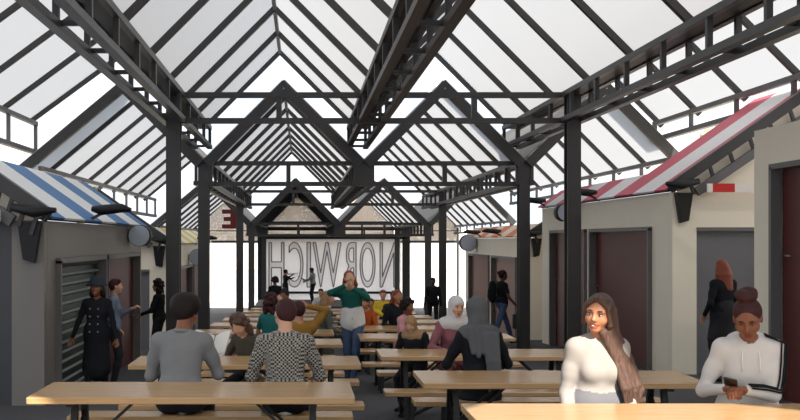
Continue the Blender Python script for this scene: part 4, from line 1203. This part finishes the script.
bo.location = wpt(r_, (0.08, 0.42, 1.47)); bo.rotation_euler = (0, math.radians(20), math.radians(-40)); tag(bo, 'thin bow across the strings of the violin', 'bow')
r_, _ = person('musician in grey shirt and black trousers standing right of the violinist', X(313, 49.3), 49.3, STZ, 75, H=1.84, res=0.015, skin=SK_DARK, top=TOP_GREY, bottom=BLACKC, hair='short',
       hands=((-0.1, 0.34, 0.16), (0.14, 0.30, 0.22)), elbow=((-1, -0.3, -0.6), (1, -0.3, -0.6)), fingers=True, head=(18, 0, 0))
gt = empty('ukulele', wpt(r_, (-0.02, 0.40, 1.10)), math.radians(75)); tag(gt, 'small pale stringed instrument held by the musician in grey', 'instrument')
MB().tube([(0.06, 0, -0.0), (0.06, 0.06, 0.0)], 0.10, 16).tube([(-0.08, 0, 0.03), (-0.08, 0.06, 0.03)], 0.08, 16).build('instrument_body', mat('pale_spruce', rgb(190, 180, 168), 0.4), gt)
MB().bar((-0.12, 0.01, 0.05), (-0.42, 0.01, 0.14), 0.04, 0.03).build('neck', BLACK, gt)

# --- right hand seated people
rz3 = zt(10.5); rz2 = zt(7.65)
person('woman in charcoal headscarf and black top seen from behind', X(480, 8.80), 8.80, rz2, 4, H=1.74, pose='sit', res=0.009, skin=SK_TAN, top=BLACKC, bottom=BLACKC, hair='hijab_back', hair_m=GREYSC, female=True,
       hands=((-0.2, 0.34, 0.16), (0.2, 0.34, 0.16)), lean=(6, 0, 0), head=(4, 0, 12), coat=BLACKC, coat_len=0.06, build=1.02)
person('smiling woman in pale headscarf and mauve coat facing the charcoal headscarf', X(452, 11.62), 11.60, rz3, 192, H=1.72, pose='sit', res=0.008, skin=SK_LIGHT, top=MAUVE, bottom=MAUVE, hair='hijab', hair_m=WHITESC, female=True, face=True, smile=True,
       hands=((-0.12, 0.30, 0.20), (0.22, 0.34, 0.18)), lean=(6, 0, 0), head=(2, -4, 6), build=1.05)
person('child in tan hood and dark coat beside the woman in mauve', X(415, 11.66), 11.64, rz3, 150, H=1.30, pose='sit', skin=SK_LIGHT, top=BLACKC, bottom=BLACKC, hair='hijab', hair_m=cloth('tan_knit', 156, 126, 92),
       hands=((-0.14, 0.26, 0.16), (0.16, 0.26, 0.16)), feet=[(-0.1, 0.3, 0.02), (0.1, 0.3, 0.02)], head=(14, 0, 0), build=1.1, lean=(10, 0, 0))
person('girl in pink dress with dark curly puff hair', X(403, 15.2), 15.22, zt(14.1), 236, H=1.52, pose='sit', skin=SK_BROWN, top=PINK, bottom=PINK, hair='afro', female=True, coat=PINK, coat_len=0.14,
       hands=((-0.1, 0.32, 0.2), (0.1, 0.32, 0.2)), build=1.1, lean=(6, 0, 0))
person('auburn haired person in dark top behind the girl in pink', X(397, 18.1), 18.12, zt(17.0), 200, H=1.78, pose='sit', res=0.014, skin=SK_TAN, top=BLACKC, bottom=BLACKC, hair='bob', hair_m=HAIR_AUBURN,
       hands=((-0.2, 0.3, 0.15), (0.2, 0.3, 0.15)))
person('person in dark coat sitting between the yellow tops and the auburn hair', X(394, 21.1), 21.12, zt(20.0), 185, H=1.72, pose='sit', res=0.014, skin=SK_TAN, top=TROUSER_DARK, bottom=BLACKC, hair='short', hair_m=HAIR_DARK,
       hands=((-0.2, 0.3, 0.15), (0.2, 0.3, 0.15)))
person('adult in bright yellow top right of the child in yellow', X(383, 24.2), 24.22, zt(23.1), 180, H=1.72, pose='sit', res=0.014, skin=SK_LIGHT, top=YELL, bottom=BLACKC, hair='short', hair_m=HAIR_AUBURN,
       hands=((-0.2, 0.3, 0.2), (0.2, 0.3, 0.2)), build=1.1)
person('child in yellow with dark hair leaning on hands', X(371, 21.1), 21.12, zt(20.0), 176, H=1.40, pose='sit', res=0.014, skin=SK_TAN, top=YELL, bottom=BLACKC, hair='short', hair_m=HAIR_DARK,
       hands=((-0.06, 0.26, 0.48), (0.06, 0.26, 0.48)), elbow=((-1, 0.2, -0.5), (1, 0.2, -0.5)), feet=[(-0.1, 0.3, 0.0), (0.1, 0.3, 0.0)])
person('person in burnt orange top sitting right of the dancing man', X(366, 18.1), 18.12, zt(17.0), 150, H=1.50, pose='sit', res=0.014, skin=SK_TAN, top=ORANGE, bottom=BLACKC, hair='short', hair_m=HAIR_DARK,
       hands=((-0.2, 0.3, 0.15), (0.2, 0.3, 0.15)))
person('person in black standing by the far right posts', X(433, 31), 31.0, ground(31.0), 170, H=1.72, res=0.014, skin=SK_DARK, top=BLACKC, bottom=BLACKC, hair='short', fingers=False)

# --- walkers at the right
r_, _ = person('man walking with a backpack and a bag past the far right stall', X(502, 24.6), 24.6, ground(24.6), -75, H=1.86, res=0.012, skin=SK_DARK, top=BLACKC, bottom=JEANS, hair='bun', hair_m=HAIR_BLACK,
       hands=((-0.22, -0.12, -0.06), (0.24, 0.22, 0.0)), feet=[(-0.09, 0.30, 0.0), (0.09, -0.30, 0.0)], sleeves=False)
bp = empty('backpack', wpt(r_, (0, -0.215, 1.24)), math.radians(-75)); tag(bp, 'black backpack on the back of the walking man', 'backpack')
S_ = SDF(); S_.cap('h', (0, -0.02, -0.16), (0, -0.02, 0.14), 0.14, 0.12, 0.03, sq=(0, 1, 0), sf=1.6); S_.cap('h', (0, -0.1, -0.12), (0, -0.09, 0.0), 0.08, 0.07, 0.04, sq=(0, 1, 0), sf=1.5)
S_.mesh(0.014, 'bag_body', dict(h=BLACKC), bp)
for s in (-1, 1): MB().tube([(s * 0.09, 0.05, 0.2), (s * 0.11, 0.15, 0.24), (s * 0.12, 0.30, 0.12), (s * 0.13, 0.27, -0.1), (s * 0.1, 0.06, -0.2)], 0.014, 6).build('strap', BLACK, bp)
hb = empty('shopping_bag', wpt(r_, (0.26, 0.30, 0.56)), math.radians(-75)); tag(hb, 'dark shopping bag hanging from the hand of the walking man', 'bag')
m = MB(); m.box((0, 0, 0), (0.1, 0.34, 0.36)); bo_ = m.build('bag_body', mat('dark_grey_bag', rgb(52, 56, 56), 0.7), hb); bo_.modifiers.new('bevel', 'BEVEL').width = 0.02
MB().tube([(0, -0.08, 0.17), (0, -0.05, 0.30), (0, 0.05, 0.30), (0, 0.08, 0.17)], 0.008, 6).build('handle', BLACK, hb)
person('woman with long auburn hair in black jacket standing by the grey stall end', X(723, 15.4), 15.4, ground(15.4), 20, H=1.88, res=0.011, skin=SK_LIGHT, top=BLACKC, bottom=TROUSER_DARK, hair='long', hair_m=HAIR_AUBURN, female=True,
       hands=((-0.22, 0.12, 0.0), (0.15, 0.28, 0.16)), coat=cloth('charcoal_skirt', 48, 46, 48), coat_len=0.32, head=(6, 0, -25), build=1.12)

# --- walkers at the left
person('woman in long black coat and bucket hat walking towards the camera', X(97, 13.2), 13.2, ground(13.2), 176, H=1.56, res=0.009, skin=SK_BROWN, top=BLACKC, bottom=BLACKC, hair='bob', hair_m=HAIR_BLACK, female=True, face=True, smile=True,
       hands=((-0.30, 0.06, -0.08), (0.36, 0.02, -0.06)), coat=BLACKC, coat_len=0.48, feet=[(-0.09, -0.1, 0.0), (0.09, 0.14, 0.0)], build=1.12)
r_ = [o for o in bpy.data.objects if o.get('label', '').startswith('woman in long black coat')][0]
ht = MB()
ht.tube([(0, -0.005, 1.63), (0, -0.005, 1.648), (0, -0.01, 1.69), (0, -0.01, 1.745), (0, -0.01, 1.765)], [0.165, 0.135, 0.108, 0.092, 0.05], 24)
hh = ht.build('hat', mat('dark_blue_felt', rgb(38, 44, 54), 0.9), r_)
bt = MB()
for s in (-1, 1):
    for k in range(4): bt.tube([(s * 0.06, 0.150 + 0.006 * k, 1.30 - 0.11 * k), (s * 0.06, 0.164 + 0.006 * k, 1.30 - 0.11 * k)], 0.013, 8)
bt.build('coat_buttons', mat('pale_button', rgb(120, 118, 116), 0.4), r_)
person('person in blue grey jacket facing right just behind the woman in black', X(114, 14.6), 14.6, ground(14.6), -84, H=1.58, res=0.010, skin=SK_LIGHT, top=BLUEGREY, bottom=TROUSER_DARK, hair='short', hair_m=HAIR_MAROON, female=True,
       hands=((-0.16, 0.28, 0.30), (0.2, 0.1, 0.0)), elbow=((-0.5, -0.5, -1), (0.6, -0.7, -0.5)))
person('man in dark suit jacket facing left by the second left stall', X(159, 18.6), 18.6, ground(18.6), 78, H=1.58, res=0.012, skin=SK_TAN, top=BLACKC, bottom=TROUSER_DARK, hair='curly', hair_m=HAIR_BLACK,
       hands=((-0.2, 0.30, 0.10), (0.2, 0.26, 0.12)), collar=WHITEC)
